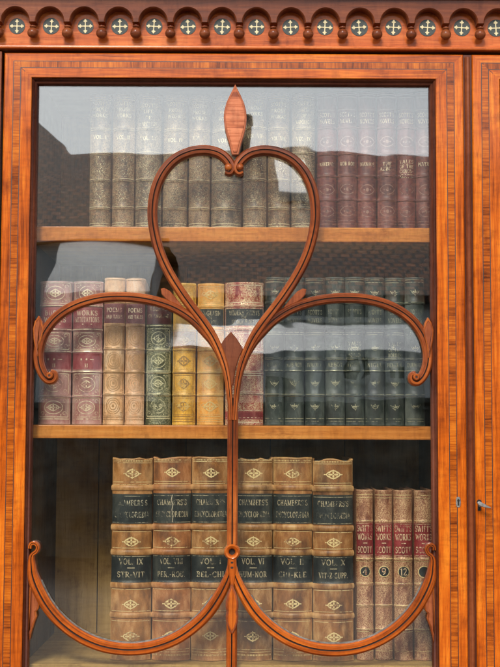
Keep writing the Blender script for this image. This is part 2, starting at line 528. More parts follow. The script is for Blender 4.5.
HEART = [(231, 420), (229.9, 398), (227.5, 378), (223, 360), (214.5, 340), (204, 323.5), (191.5, 307), (179.5, 290), (168.5, 272), (159.5, 252), (154, 231),
         (152.2, 211), (155, 190), (162.5, 172.5), (174.5, 159), (189, 151.8), (203, 149.6), (214.5, 151.2), (222.5, 155), (228.5, 161), (231.4, 167.2), (229.6, 171.6), (225.6, 170.6)]
ARC = [(229.6, 402), (226.8, 380), (222.4, 362), (215, 345.5), (204.5, 331), (190.5, 317.5), (172, 306.5), (150, 299.6), (126, 296.6), (101, 297.6), (77, 304.0), (57.5, 315.5),
       (44.5, 331), (38.6, 347), (38.2, 361), (41.8, 372.5), (47.6, 379.2), (52.4, 378.4), (53.2, 374.2), (49.8, 372.6)]
LOW = [(29.6, 548.6), (30.2, 544.8), (33.2, 543.2), (36.4, 544.8), (37.4, 548.4), (35.6, 552), (32.4, 554.4), (31.0, 558.5), (31.2, 566), (32.0, 574), (34.6, 583), (39.0, 593), (46.5, 606), (57.5, 619.5), (71.5, 631.5),
       (88, 641), (107, 647.4), (129, 649.8), (151, 647.6), (172.5, 640.5), (191, 629), (206.5, 614.5), (217.5, 599), (225, 585), (229, 575), (230.6, 567)]

def shape(name, poly, y0, y1, mats, parent, bev=0.001, grain='z'):
    mb = MB()
    if isinstance(mats, tuple):                      # (rim, sunk field)
        mb.prism(poly, y0, y1, 0, grain, inset=bev)
        o = mb.build(name, mats[0], parent)
        fm = MB()
        a, b = inset_poly(poly, .0020), inset_poly(poly, .0028)
        n = len(a)
        uv = lambda p: (p[1], p[0])
        for i in range(n):
            k = (i + 1) % n
            fm.face([(a[i][0], y0 - .0006, a[i][1]), (a[k][0], y0 - .0006, a[k][1]), (b[k][0], y0 - .0001, b[k][1]), (b[i][0], y0 - .0001, b[i][1])], [uv(a[i]), uv(a[k]), uv(b[k]), uv(b[i])])
        fm.face([(x, y0 - .0001, z) for x, z in b], [uv(p) for p in b])
        for i in range(n):
            k = (i + 1) % n
            fm.face([(a[i][0], y0 - .0006, a[i][1]), (a[i][0], y0 + .003, a[i][1]), (a[k][0], y0 + .003, a[k][1]), (a[k][0], y0 - .0006, a[k][1])])
        fm.build(name + '_field', mats[1], parent)
        return o
    mb.prism(poly, y0, y1, 0, grain, inset=bev)
    return mb.build(name, mats, parent)

def tracery(d, axis):
    for mir in (False, True):
        bar('glazing_bar', W(HEART, mir, axis), 0.0130, d, y_front=0.0012, taper=lambda t: 0.52 if t < .06 else min(1.0, .52 + (t - .06) * 3.2) if t < .2 else 1.0 if t < .86 else 1.0 - (t - .86) * 2.2)
        bar('glazing_bar', W(ARC, mir, axis), 0.0126, d, y_front=0.0030, depth=0.0098, taper=lambda t: 0.5 if t < .06 else min(1.0, .5 + (t - .06) * 3.4) if t < .21 else 1.0 if t < .88 else 1.0 - (t - .88) * 2.4)
        bar('glazing_bar', W(LOW, mir, axis), 0.0156, d, mats=[M['bar_orange'], M['stringing_gap_shade']], y_front=0.0022, taper=lambda t: .34 + .66 * max(0, min(1, (t - .24) / .16)) if t < .86 else 1 - (t - .86) * 3.0)
        # old putty showing along the inner edge of the lower arc
        pc = spline(W(LOW[10:-3], mir, axis), 10)
        pr_ = random.Random(4 + mir)
        rows, wob = [], 0.0
        for i in range(len(pc)):
            a, b = pc[max(0, i - 1)], pc[min(len(pc) - 1, i + 1)]
            t = Vector((b[0] - a[0], b[1] - a[1])).normalized()
            nx, nz = (-t.y, t.x) if not mir else (t.y, -t.x)
            wob = wob * .9 + pr_.gauss(0, .00005)
            e = .0076 + max(.0003, .0011 + wob)
            rows.append([(pc[i][0] + nx * k, y, pc[i][1] + nz * k) for k, y in ((.0060, .0085), (.0078, .0088), (e - .0006, .0118), (e, .0139))])
        pm_ = MB()
        pm_.grid(rows)
        pm_.build('putty', M['putty'], d, smooth=60)
        for (vx, vy, vr, vm) in ((228.6, 167.2, .0054, 'plain'), (49.6, 375.6, .0050, 'bar'), (36.2, 549.4, .0034, 'bar_orange')):
            (wx, wz), = W([(vx, vy)], mir, axis)
            vm_ = MB()
            pr2 = [(.0012, .0004), (.0017, -.0003), (vr * .62, -.0004), (vr * .85, .0008), (vr, .0030), (vr, .0134)]
            if vr < .004:
                continue
            if vm == 'plain':
                pr2 = [(.0012, -.0012), (.0017, -.0011), (vr * .62, -.0004), (vr * .85, .0008), (vr, .0030), (vr, .0134)]
            vm_.grid([[(wx + r_ * math.cos(2 * math.pi * k / 24), y, wz + r_ * math.sin(2 * math.pi * k / 24)) for k in range(24)] for r_, y in pr2], [[(k * .002, r_) for k in range(24)] for r_, y in pr2], 0, closed=True)
            vm_.face([(wx + .0012 * math.cos(2 * math.pi * k / 24), pr2[0][1], wz + .0012 * math.sin(2 * math.pi * k / 24)) for k in range(24)], None, 0 if vm == 'plain' else 1)
            vm_.build('volute', [M['bar' if vm == 'plain' else vm], M['stringing_gap_shade']], d, smooth=40)
        # leaf sprig in the fork of heart and arch
        sp = [(160.5, 288.5), (164, 287.6), (169.5, 290.5), (175, 296.5), (181, 304), (186, 311), (181, 308.5), (174, 304), (166.5, 299.5), (161.5, 294)]
        shape('leaf_carving', W(sp, mir, axis), 0.0048, 0.0132, M['carving'], d)
        # pointed leaf where the arch meets the stile
        lf = [(38.6, 315.5), (41.6, 321), (43.4, 328), (42.4, 335), (39.6, 344), (38.0, 356), (36.4, 357), (35.0, 349), (33.4, 339), (32.8, 329), (34.6, 321.5)]
        shape('leaf_carving', W(lf, mir, axis), 0.0026, 0.0134, (M['bar'], M['carving']), d)
        # carved ear below the lower arc
        er = [(31.4, 560), (33.2, 580), (37.6, 594), (39.4, 602), (38.2, 609), (35.6, 612), (36.4, 617), (33.6, 624), (30.6, 634), (29.0, 641), (28.2, 628), (28.6, 600), (29.6, 575)]
        shape('leaf_carving', W(er, mir, axis), 0.0050, 0.0130, (M['bar'], M['carving']), d)
    # stem
    c0, c1 = W([(232, 398)], False, axis)[0][1], W([(232, 545)], False, axis)[0][1]
    bar('stem', [(axis, c0), (axis, (c0 + c1) / 2), (axis, c1)], 0.0136, d, y_front=0.0020, per=3)
    c2 = W([(232, 622)], False, axis)[0][1]
    bar('stem', [(axis, c2), (axis, c2 - .05), (axis, DZ0 + RW + .002)], 0.0136, d, y_front=0.0024, per=3, mats=[M['bar_orange'], M['stringing_gap_shade']])
    # spade in the fork
    sp = [(229.6, 331.5), (235.5, 338.5), (242.0, 349), (238, 357), (234.4, 368), (231.9, 384), (229.6, 388), (227.6, 384), (224.8, 368), (221, 357), (216.4, 349), (223.2, 338.5)]
    spx = [(2 * 0 + x + 1.3, y) for x, y in sp]
    shape('spade_carving', W(spx, False, axis), 0.0044, 0.0134, M['carving_dark'], d)
    # finial leaf: rim and hatched panel
    half = [(0, 84.5), (2.6, 90), (5.6, 96), (8.8, 103), (10.9, 111), (11.5, 118), (10.6, 127), (8.4, 136), (5.8, 144), (4.2, 151), (3.2, 155)]
    pol = [(235.2 + a, b) for a, b in half] + [(235.2 - a, b) for a, b in reversed(half[1:])]
    w_ = W(pol, False, axis)
    f = shape('finial', w_, 0.0006, 0.0134, M['finial_rim'], d, bev=0.0009)
    inner = inset_poly(w_, 0.0022)
    rows = MB()
    rows.face([(x, 0.0001, z) for x, z in inner], [(z, x) for x, z in inner])
    zt, zb = max(p[1] for p in inner), min(p[1] for p in inner)
    pan = MB()
    pan.prism(inner, -0.0004, 0.004, 0, 'z', inset=0.0008)
    pan.build('finial_panel', M['finial'], d)
    # ring boss
    cx, cz = axis, W([(232, 552)], False, axis)[0][1]
    rg = MB()
    rr = []
    prof = [(0.0040, 0.0078), (0.0040, 0.0026), (0.0055, 0.0004), (0.0080, -0.0006), (0.0096, 0.0012), (0.0102, 0.0050), (0.0102, 0.0134)]
    for r_, y in prof:
        rr.append([(cx + r_ * math.cos(2 * math.pi * k / 28), y, cz + r_ * math.sin(2 * math.pi * k / 28)) for k in range(28)])
    rg.grid(rr, [[(k * .002, r_) for k in range(28)] for r_, y in prof], 0, closed=True)
    rg.face(rr[0], None, 1)
    rg.build('ring_boss', [M['bar_orange'], M['stringing_gap_shade']], d, smooth=50)
    # neck with two dots below the ring, then the bud between the arcs
    nk = [(227.6, 556), (227.2, 566), (229, 578), (231, 590), (232.6, 590), (234.6, 578), (236.2, 566), (235.8, 556)]
    shape('neck_carving', W([(x + .3, y) for x, y in nk], False, axis), 0.0006, 0.0134, M['bar_orange'], d, bev=0.0012)
    dots = MB()
    for py, rx, rz in ((562.4, .0017, .0012), (567.4, .0019, .0014)):
        z = W([(232, py)], False, axis)[0][1]
        dots.prism([(cx + rx * math.cos(2 * math.pi * k / 12), z + rz * math.sin(2 * math.pi * k / 12)) for k in range(12)], 0.0003, 0.003)
    dots.build('inlay_dot', M['stringing_gap_shade'], d)
    bd = [(0, 582), (2.2, 588), (4.6, 594), (6.2, 601), (6.5, 607), (5.4, 611.5), (6.4, 616), (5.8, 622), (3.8, 628), (1.6, 632), (0, 634)]
    pl = [(232 + a, b) for a, b in bd] + [(232 - a, b) for a, b in reversed(bd[1:-1])]
    pw = W(pl, False, axis)
    shape('bud_carving', pw, 0.0000, 0.0134, [M['carving']], d, bev=0.0011)
    pi = inset_poly(pw, 0.0022)
    shape('bud_panel', pi, -0.0006, 0.004, [M['bar_orange']], d, bev=0.0006)

d1 = door(DX0, DX1, DZ0, DZ1, AX, False)
tracery(d1, AX)
GAP = 0.0112
RX0 = DX1 + GAP
DW = DX1 - DX0
d2 = door(RX0, RX0 + DW, DZ0, DZ1, RX0 + (DX1 - AX), True)
# the same bars on the neighbouring door
for ch in [c for c in d1.children if c.name.split('.')[0] not in ('glazing_bead', 'glass_pane')]:
    c = ch.copy()
    COL.objects.link(c)
    c.parent = d2
    c.location.x += RX0 + (DX1 - AX) - AX
# meeting bead between the two doors
mbd = MB()
rows, pr = [], [(0.0018, 0.0), (0.0022, -0.0030), (0.0042, -0.0050), (0.0064, -0.0050), (0.0084, -0.0030), (0.0088, 0.0)]
for z in (DZ0, (DZ0 + DZ1) / 2, DZ1 - 0.004):
    rows.append([(DX1 + a, b + .002, z) for a, b in pr])
mbd.grid(rows, [[(r[2], r[0] * 2) for r in rr] for rr in rows])
mbd.face(rows[-1]); mbd.face(rows[0])
mbd.build('meeting_bead', M['cornice'], d1, smooth=40)
bk = MB()
bk.box(DX1 + 0.0002, RX0 - 0.0002, 0.0024, 0.022, DZ0, DZ1, 'z')
bk.build('meeting_rebate', M['mahogany'], d1)
# shadowed reveal and end stile of the carcass beside the hinges
st = MB()
st.box(DX0 - 0.06, DX0 - 0.0035, 0.001, 0.024, DZ0 - .02, DZ1 + .002, 'z')
st.build('end_stile', M['cornice'], case, bevel=0.001)
st = MB()
XR1 = RX0 + DW
st.box(XR1 + 0.0035, XR1 + 0.06, 0.001, 0.024, DZ0 - .02, DZ1 + .002, 'z')
st.build('end_stile', M['cornice'], case, bevel=0.001)

# locks
def keyhole_plate(cx, cz, par, w, h, plate):
    mb = MB()
    def outline(sx, sz, n=18):
        out = []
        for k in range(n):
            a = 2 * math.pi * k / n
            x, z = math.cos(a), math.sin(a)
            out.append((cx + sx * (abs(x) ** .6) * math.copysign(1, x), cz + sz * (abs(z) ** .75) * math.copysign(1, z)))
        return out
    if plate:
        mb.prism(outline(w, h), -0.0009, 0.003, 0, inset=0.0005)
    mb2 = MB()
    kh = [(cx + .0016 * math.cos(2 * math.pi * k / 14), cz + .0022 + .0019 * math.sin(2 * math.pi * k / 14)) for k in range(-2, 10)]
    kh += [(cx - .0010, cz - .0042), (cx + .0010, cz - .0042)]
    if plate:
        e = mb.build('escutcheon', M['steel'], par)
        mb2.prism(kh, -0.0013, 0.002)
    else:
        kh = [(cx + (x - cx) * 2.0, cz + (z - cz) * 1.7) for x, z in kh]
        mb2.prism(kh, -0.0004, 0.002)
    mb2.build('keyhole', M['black_hole'], par)
kx, kz = P(458.4, 502.2)
keyhole_plate(kx, kz, d1, 0.0031, 0.0068, True)
kx2, kz2 = P(479.3, 505.0)
keyhole_plate(kx2, kz2, d2, 0.003, 0.006, False)
# key left in the lock: shank, collar and flat bow turned sideways
ky = MB()
def tube(mb, a, b, r, n=12):
    a, b = Vector(a), Vector(b)
    t = (b - a).normalized()
    s_ = t.orthogonal().normalized()
    q = t.cross(s_)
    ra = [[a + (s_ * math.cos(2 * math.pi * k / n) + q * math.sin(2 * math.pi * k / n)) * r for k in range(n)],
          [b + (s_ * math.cos(2 * math.pi * k / n) + q * math.sin(2 * math.pi * k / n)) * r for k in range(n)]]
    mb.grid(ra, None, 0, closed=True)
    mb.face(ra[0]); mb.face(ra[1])
tube(ky, (0, 0.012, 0), (0, -0.013, 0), 0.0019)
tube(ky, (0, -0.0085, 0), (0, -0.0105, 0), 0.0030)
kp = [(-0.0046, 0.0020), (-0.0040, 0.0036), (-0.0015, 0.0042), (0.0010, 0.0030), (0.0045, 0.0010), (0.0092, -0.0016), (0.0128, -0.0034), (0.0124, -0.0046), (0.0070, -0.0040), (0.0030, -0.0030), (-0.0010, -0.0016), (-0.0038, 0.0004)]
ky.prism(list(reversed(kp)), -0.0155, -0.0128, 0, inset=0.0006)
key = ky.build('key', M['steel'], None, smooth=40, loc=(kx2 - 0.0002, 0, kz2 + .001))
tag(key, 'small worn steel key left turned in the keyhole of the neighbouring door', 'key')

# ------------------------------------------------------------------ cornice
PIT = 34.2
X_A, ZR = P(17.0, 27.0, 0.004)[0], zpx(27.0, 235, 0.004)
pitch = (P(496.0, 27.0, 0.004)[0] - P(17.0, 27.0, 0.004)[0]) / 14
Z_BOT, Z_TOPF = zpx(47.0), zpx(-14)
cor = MB()
CX0, CX1 = DX0 - .075, XR1 + .075
cor.box(CX0, CX1, 0.004, 0.32, DZ1 + 0.0045, zpx(-30), 'x', 1)
cor.box(CX0, CX1, 0.016, 0.30, DZ1 + 0.0022, DZ1 + 0.0044, 'x', 2)  # near-black backing paints the shade in the gap above the doors
# bottom fillet
fil = [(DZ1 + .0030, -0.0015), (DZ1 + .0035, -0.0070), (Z_BOT + .0010, -0.0092), (Z_BOT + .0040, -0.0086), (Z_BOT + .0060, -0.0050), (Z_BOT + .0068, 0.004)]
fil = [(DZ1 + .0047, 0.0038), (DZ1 + .0047, -0.0020), (DZ1 + .0056, -0.0034), (DZ1 + .0070, -0.0038), (DZ1 + .0086, -0.0034), (DZ1 + .0096, -0.0020), (DZ1 + .0099, 0.0038)]
cor.grid([[(x, y, z) for z, y in fil] for x in (CX0, CX1)], [[(x, i * .003) for i in range(len(fil))] for x in (CX0, CX1)], 1)
# scalloped board
zt = zpx(-1, 235, -.01)
RA, ZSP = pitch * 0.395, ZR + 0.0012          # arch radius and springing height
ZP = ZSP                     # pendant tip
YF, YB = -0.0125, 0.004
n_ar = 17
k0 = -4
for k in range(k0, n_ar + 16):
    cx = X_A + pitch * k
    if cx + pitch / 2 > CX1 or cx - pitch / 2 < CX0:
        continue
    hw = pitch / 2
    arc = [(cx + RA * math.cos(math.pi * t / 32), ZSP + RA * 1.06 * math.sin(math.pi * t / 32)) for t in range(33)]      # right to left
    top = [(cx + hw - 2 * hw * i / (len(arc) - 1), zt) for i in range(len(arc))]
    ch = 0.0016
    # front face between top and arch (with rounded lip), soffit of the arch
    lip = []
    for i, (x, z) in enumerate(arc):
        dx, dz = (x - cx), (z - ZSP)
        if z <= ZSP:
            nx, nz = math.copysign(1, dx), 0
        else:
            l = math.hypot(dx, dz); nx, nz = dx / l, dz / l
        lip.append((x + nx * ch, z + nz * ch))
    top = [(x, zt) for x, z in lip]
    fr_t = [(cx + hw, YF, zt)] + [(x, YF, z) for x, z in top] + [(cx - hw, YF, zt)]
    fr_b = [(cx + hw, YF, ZP)] + [(x, YF, z) for x, z in lip] + [(cx - hw, YF, ZP)]
    cor.grid([fr_t, fr_b], [[(p[0], p[2]) for p in r] for r in (fr_t, fr_b)], 0)
    rows = [[(x, YF, z) for x, z in lip], [(x, YF + ch * .7, z) for x, z in [((a[0] * .6 + b[0] * .4), (a[1] * .6 + b[1] * .4)) for a, b in zip(arc, lip)]],
            [(x, YF + ch * 1.6, z) for x, z in arc], [(x, YB, z) for x, z in arc]]
    cor.grid(rows, [[(p[0], p[2] + p[1]) for p in r] for r in rows], 0)
    for sx in (-1, 1):
        a, b = cx + sx * RA, cx + sx * hw
        cor.face([(a, YF + ch * 1.6, ZP), (b, YF, ZP), (b, YB, ZP), (a, YB, ZP)], None, 0)
# crown moulding that overhangs it
cm = [(zt - .0005, 0.004), (zt - .0005, -0.016), (zt + .0030, -0.019), (zt + .0042, -0.025), (zt + .012, -0.033), (zt + .016, -0.042), (zt + .030, -0.045), (zt + .034, -0.050), (zt + .05, -0.052), (zt + .05, 0.30)]
cor.grid([[(x, y, z) for z, y in cm] for x in (CX0 - .05, CX1 + .05)], [[(x, i * .006) for i in range(len(cm))] for x in (CX0 - .05, CX1 + .05)], 0)
cornice = cor.build('cornice', [M['cornice'], M['frieze'], M['stringing_gap_shade']], case)

# inlaid roundels and turned drops
def cross_poly(s):
    arm = [(0.07, 0.09), (0.055, 0.40), (0.10, 0.56), (0.26, 0.62), (0.25, 0.72), (0.12, 0.74), (0.13, 0.84), (0.0, 0.98)]
    right = [(a, b) for a, b in arm]
    left = [(-a, b) for a, b in reversed(arm[:-1])]
    one = right + left
    out = []
    for q in range(4):
        c, s_ = math.cos(-q * math.pi / 2), math.sin(-q * math.pi / 2)
        # go round clockwise: left side first
        seq = list(reversed(one))
        out += [(s * (c * a - s_ * b), s * (s_ * a + c * b)) for a, b in seq]
    return out
protoR = protoC = protoB = protoW = None
RD = pitch * 0.243
dm = MB()
circ = lambda r, n=32: [(r * math.cos(2 * math.pi * k / n), r * math.sin(2 * math.pi * k / n)) for k in range(n)]
dm.prism(circ(RD), -0.0005, 0.002)
cmb = MB()
cmb.prism(list(reversed(cross_poly(RD * 0.92))), -0.0010, 0.001)
cmb2 = MB()
ball = MB()
rb = pitch * 0.158
rows = []
for i in range(13):
    a = -math.pi / 2 + math.pi * i / 12
    rows.append([(rb * math.cos(a) * math.cos(2 * math.pi * k / 20), rb * math.cos(a) * math.sin(2 * math.pi * k / 20) * .95, rb * math.sin(a) * (1.05 if a > 0 else .95)) for k in range(20)])
# little collar above
rows += [[(r_ * math.cos(2 * math.pi * k / 20), r_ * math.sin(2 * math.pi * k / 20), z) for k in range(20)] for r_, z in ((rb * .50, rb * 0.98), (rb * .62, rb * 1.12), (rb * .58, rb * 1.35))]
ball.grid(rows, [[(k * .004, r[0][2]) for k in range(20)] for r in rows], 0, closed=True)
first = True
for k in range(k0, n_ar + 16):
    cx = X_A + pitch * k
    if cx + pitch / 2 > CX1 or cx - pitch / 2 < CX0:
        continue
    if first:
        disc = dm.build('inlay_roundel', M['ebony_disc'], cornice, loc=(cx, 0.0040, ZR))
        crs = cmb.build('inlay_cross', M['holly'], cornice, loc=(cx, 0.0040, ZR))
        drop = ball.build('drop_bead', M['cornice'], cornice, smooth=60, loc=(cx - pitch / 2, YF + .006, zpx(32.3, 235, YF)))
        first = False
        protoR, protoC, protoB = disc, crs, drop
    else:
        for p_, dxx in ((protoR, cx), (protoC, cx), (protoB, cx - pitch / 2)):
            c = p_.copy()
            COL.objects.link(c)
            c.parent = cornice
            c.location = (dxx + rnd.uniform(-.0003, .0003), p_.location.y, p_.location.z + rnd.uniform(-.0003, .0003))
            c.rotation_euler = (0, R(rnd.uniform(-4, 4)), 0)
            k_s = rnd.uniform(.96, 1.04)
            c.scale = (k_s, 1, k_s * rnd.uniform(.98, 1.02))

# ------------------------------------------------------------------ carcass inside
XL = xpx(25.0, 560, 0.03)
XRI = xpx(446, 560, 0.03)
YBK = 0.30
ins = MB()
for xa, xb in ((XL - 0.02, XL), (XRI, XRI + .02), (XRI + (DW + GAP) - .03, XRI + (DW + GAP) - .01)):
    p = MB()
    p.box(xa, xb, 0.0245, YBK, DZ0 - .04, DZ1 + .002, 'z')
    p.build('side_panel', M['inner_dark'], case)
bp = MB()
XE = XRI + (DW + GAP)
x = XL - .02
edges = [XL - .02, xpx(97.5, 560, YBK), xpx(185, 560, YBK), xpx(270, 560, YBK), xpx(345, 560, YBK), xpx(425, 560, YBK)]
while edges[-1] < XE:
    edges.append(edges[-1] + .115)
for a, b in zip(edges[:-1], edges[1:]):
    bp.box(a + .0008, b - .0008, YBK + rnd.uniform(.0005, .002), YBK + .012, DZ0 - .04, DZ1 + .002, 'z')
bp.box(XL - .02, XE, YBK + .0125, YBK + .02, DZ0 - .04, DZ1 + .002, 'z', 1)
bp.build('back_panel', [M['inner'], M['inner_dark']], case)
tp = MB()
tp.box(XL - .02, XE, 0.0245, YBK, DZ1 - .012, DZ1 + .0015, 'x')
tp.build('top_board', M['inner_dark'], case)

Y_SH = 0.034
def shelf(z_top, th, x0, x1, low=False):
    Y_SH = 0.026 if low else 0.034
    mb = MB()
    mb.box(x0 + .0005, x1 - .0005, Y_SH + .0123, YBK - .001, z_top - th + .0006, z_top - .0002, 'x')
    o = mb.build('shelf', M['inner'], case)
    mb = MB()
    mb.box(x0 + .0005, x1 - .0005, Y_SH, Y_SH + .012, z_top - th, z_top, 'x')
    mb.build('shelf_lipping', M['inner'] if low else M['shelf'], o, bevel=0.0014)
    return o
ZS = [zpx(227.0, 235, Y_SH), zpx(425.5, 235, Y_SH), None]
TS = [zpx(227.0, 235, Y_SH) - zpx(241.5, 235, Y_SH), zpx(425.5, 235, Y_SH) - zpx(439, 235, Y_SH)]
ZS[2] = zpx(661.5, 200, 0.05)
for z, t in ((ZS[0], TS[0]), (ZS[1], TS[1]), (ZS[2], 0.019)):
    shelf(z, t, XL, XRI, t == .019)
    shelf(z, t, XRI + .02, XE - .03, t == .019)
# lower cupboard, below the picture
lw = MB()
lw.box(DX0 - .08, XR1 + .08, -0.10, 0.33, 0.08, DZ0 - .025, 'x')
lw.box(DX0 - .06, XR1 + .06, -0.08, 0.32, 0.0, 0.08, 'x')
lw.build('lower_cupboard', M['satinwood'], case, bevel=0.003)
bs_ = MB()
bs_.box(DX0 - .062, XR1 + .062, YBK + .021, YBK + .03, DZ0 - .024, DZ1 + .001, 'z')
bs_.build('outer_back', M['inner_dark'], case)

# ------------------------------------------------------------------ stroke lettering with serifs
def arcp(cx, cy, rx, ry, a0, a1, n=10):
    return [(cx + rx * math.cos(R(a0 + (a1 - a0) * i / n)), cy + ry * math.sin(R(a0 + (a1 - a0) * i / n))) for i in range(n + 1)]
K, T = 0.17, 0.085          # thick and thin strokes (cap height = 1)
GL = {   # width, strokes [(points, thickness)], serifs [(x, y)]
 'A': (.80, [([(.08, 0), (.40, 1)], T), ([(.40, 1), (.72, 0)], K), ([(.2, .36), (.60, .36)], T)], [(.08, 0), (.72, 0)]),
 'B': (.70, [([(.18, 0), (.18, 1)], K), ([(.18, .96)] + arcp(.36, .755, .22, .21, 90, -90) + [(.18, .53)], .11), ([(.18, .53)] + arcp(.38, .285, .25, .245, 90, -90) + [(.18, .04)], .12)], [(.10, 0), (.10, 1)]),
 'C': (.78, [(arcp(.44, .5, .34, .48, 45, 315, 16), .13), ([(.69, .98), (.69, .72)], T), ([(.69, .24), (.69, .08)], T)], []),
 'D': (.80, [([(.18, 0), (.18, 1)], K), ([(.18, .96)] + arcp(.36, .5, .34, .46, 90, -90, 14) + [(.18, .04)], .12)], [(.10, 0), (.10, 1)]),
 'E': (.68, [([(.18, 0), (.18, 1)], K), ([(.1, .96), (.62, .96), (.62, .76)], T), ([(.18, .52), (.48, .52)], T), ([(.1, .04), (.64, .04), (.64, .26)], T)], []),
 'F': (.64, [([(.18, 0), (.18, 1)], K), ([(.1, .96), (.60, .96), (.60, .74)], T), ([(.18, .5), (.48, .5)], T)], [(.18, 0)]),
 'G': (.82, [(arcp(.44, .5, .34, .48, 45, 315, 16), .13), ([(.69, .98), (.69, .72)], T), ([(.69, .05), (.69, .42)], K), ([(.55, .42), (.8, .42)], T)], []),
 'H': (.84, [([(.18, 0), (.18, 1)], K), ([(.66, 0), (.66, 1)], K), ([(.18, .5), (.66, .5)], T)], [(.18, 0), (.18, 1), (.66, 0), (.66, 1)]),
 'I': (.38, [([(.19, 0), (.19, 1)], K)], [(.19, 0), (.19, 1)]),
 'J': (.5, [([(.32, 1), (.32, .2)] + arcp(.18, .2, .14, .18, 0, -150, 6), .14)], [(.32, 1)]),
 'K': (.80, [([(.18, 0), (.18, 1)], K), ([(.18, .42), (.64, 1)], T), ([(.32, .58), (.70, 0)], K)], [(.18, 0), (.18, 1), (.64, 1), (.70, 0)]),
 'L': (.66, [([(.18, 0), (.18, 1)], K), ([(.1, .04), (.62, .04), (.62, .28)], T)], [(.18, 1)]),
 'M': (.98, [([(.14, 0), (.14, 1)], T), ([(.14, 1), (.48, .05)], K), ([(.48, .05), (.82, 1)], T), ([(.82, 1), (.82, 0)], K)], [(.14, 0), (.10, 1), (.82, 0), (.86, 1)]),
 'N': (.86, [([(.16, 0), (.16, 1)], T), ([(.16, 1), (.68, 0)], K), ([(.68, 0), (.68, 1)], T)], [(.16, 0), (.12, 1), (.68, 1)]),
 'O': (.84, [(arcp(.42, .5, .34, .48, 0, 360, 24), .13)], []),
 'P': (.68, [([(.18, 0), (.18, 1)], K), ([(.18, .96)] + arcp(.36, .71, .25, .25, 90, -90) + [(.18, .46)], .12)], [(.18, 0), (.10, 1)]),
 'R': (.78, [([(.18, 0), (.18, 1)], K), ([(.18, .96)] + arcp(.36, .73, .23, .23, 90, -90) + [(.18, .5)], .12), ([(.36, .5), (.68, 0)], K)], [(.18, 0), (.10, 1), (.70, 0)]),
 'S': (.64, [(arcp(.32, .74, .22, .23, 35, 270, 10) + arcp(.32, .26, .24, .25, 90, -145, 10), .13), ([(.53, .98), (.53, .74)], T), ([(.09, .02), (.09, .28)], T)], []),
 'T': (.74, [([(.37, 0), (.37, 1)], K), ([(.06, .74), (.06, .96), (.68, .96), (.68, .74)], T)], [(.37, 0)]),
 'U': (.82, [([(.17, 1), (.17, .32)] + arcp(.41, .32, .24, .30, 180, 360, 10) + [(.65, 1)], .13)], [(.17, 1), (.65, 1)]),
 'V': (.80, [([(.08, 1), (.42, 0)], K), ([(.42, 0), (.72, 1)], T)], [(.08, 1), (.72, 1)]),
 'W': (1.08, [([(.06, 1), (.32, 0)], K), ([(.32, 0), (.54, .9)], T), ([(.54, .9), (.80, 0)], K), ([(.80, 0), (1.02, 1)], T)], [(.06, 1), (1.02, 1)]),
 'X': (.80, [([(.10, 1), (.70, 0)], K), ([(.10, 0), (.70, 1)], T)], [(.10, 1), (.70, 0), (.10, 0), (.70, 1)]),
 'Y': (.78, [([(.08, 1), (.39, .46)], K), ([(.39, .46), (.70, 1)], T), ([(.39, .46), (.39, 0)], K)], [(.08, 1), (.70, 1), (.39, 0)]),
 'Z': (.70, [([(.10, .76), (.10, .96), (.60, .96)], T), ([(.60, .96), (.10, .04)], K), ([(.10, .04), (.62, .04), (.62, .26)], T)], []),
 'Æ': (1.08, [([(.04, 0), (.44, 1)], T), ([(.58, 0), (.58, 1)], K), ([(.2, .36), (.58, .36)], T), ([(.44, .96), (1.0, .96), (1.0, .76)], T), ([(.58, .52), (.86, .52)], T), ([(.50, .04), (1.02, .04), (1.02, .26)], T)], [(.04, 0)]),
 "'": (.24, [([(.12, 1), (.10, .74)], .12)], []),
 '.': (.28, [([(.08, .06), (.20, .06)], .13)], []),
 '-': (.46, [([(.06, .42), (.40, .42)], .10)], []),
 '4': (.70, [([(.48, 0), (.48, 1), (.08, .3), (.66, .3)], .13)], [(.48, 0)]),
 '9': (.66, [(arcp(.33, .7, .24, .27, 0, 360, 14), .13), ([(.57, .7), (.52, .3), (.24, .02)], .13)], []),
 '1': (.44, [([(.10, .8), (.24, 1), (.24, 0)], .16)], [(.24, 0)]),
 '2': (.66, [(arcp(.33, .72, .24, .26, 165, -35, 10) + [(.08, .04), (.60, .04), (.60, .2)], .13)], []),
 ' ': (.40, [], []),
}
def ribbon(pts, t):
    """quads for a stroke of width T (2-D)"""
    out, n = [], len(pts)
    L_, R_ = [], []
    for i in range(n):
        a, b = pts[max(0, i - 1)], pts[min(n - 1, i + 1)]
        d = Vector((b[0] - a[0], b[1] - a[1]))
        d = d.normalized() if d.length > 1e-9 else Vector((1, 0))
        L_.append((pts[i][0] - d.y * t / 2, pts[i][1] + d.x * t / 2))
        R_.append((pts[i][0] + d.y * t / 2, pts[i][1] - d.x * t / 2))
    for i in range(n - 1):
        out.append([R_[i], R_[i + 1], L_[i + 1], L_[i]])
    return out

def text_quads(txt, size, maxw, cx, cz):
    """centred line of capitals as quads in (s, z)"""
    ws = [GL.get(c, GL[' '])[0] + .10 for c in txt]
    tot = sum(ws)
    sx = min(size, maxw / tot)
    x, out = cx - sx * tot / 2, []
    for c, w in zip(txt, ws):
        g = GL.get(c, GL[' '])
        for pts, t in g[1]:
            for q in ribbon(pts, t):
                out.append([(x + p[0] * sx, cz + (p[1] - .5) * size) for p in q])
        for (px, py) in g[2]:
            yy = .04 if py == 0 else .96
            out.append([(x + (px - .13) * sx, cz + (yy - .035 - .5) * size), (x + (px + .13) * sx, cz + (yy - .035 - .5) * size), (x + (px + .13) * sx, cz + (yy + .035 - .5) * size), (x + (px - .13) * sx, cz + (yy + .035 - .5) * size)])
        x += w * sx
    return out

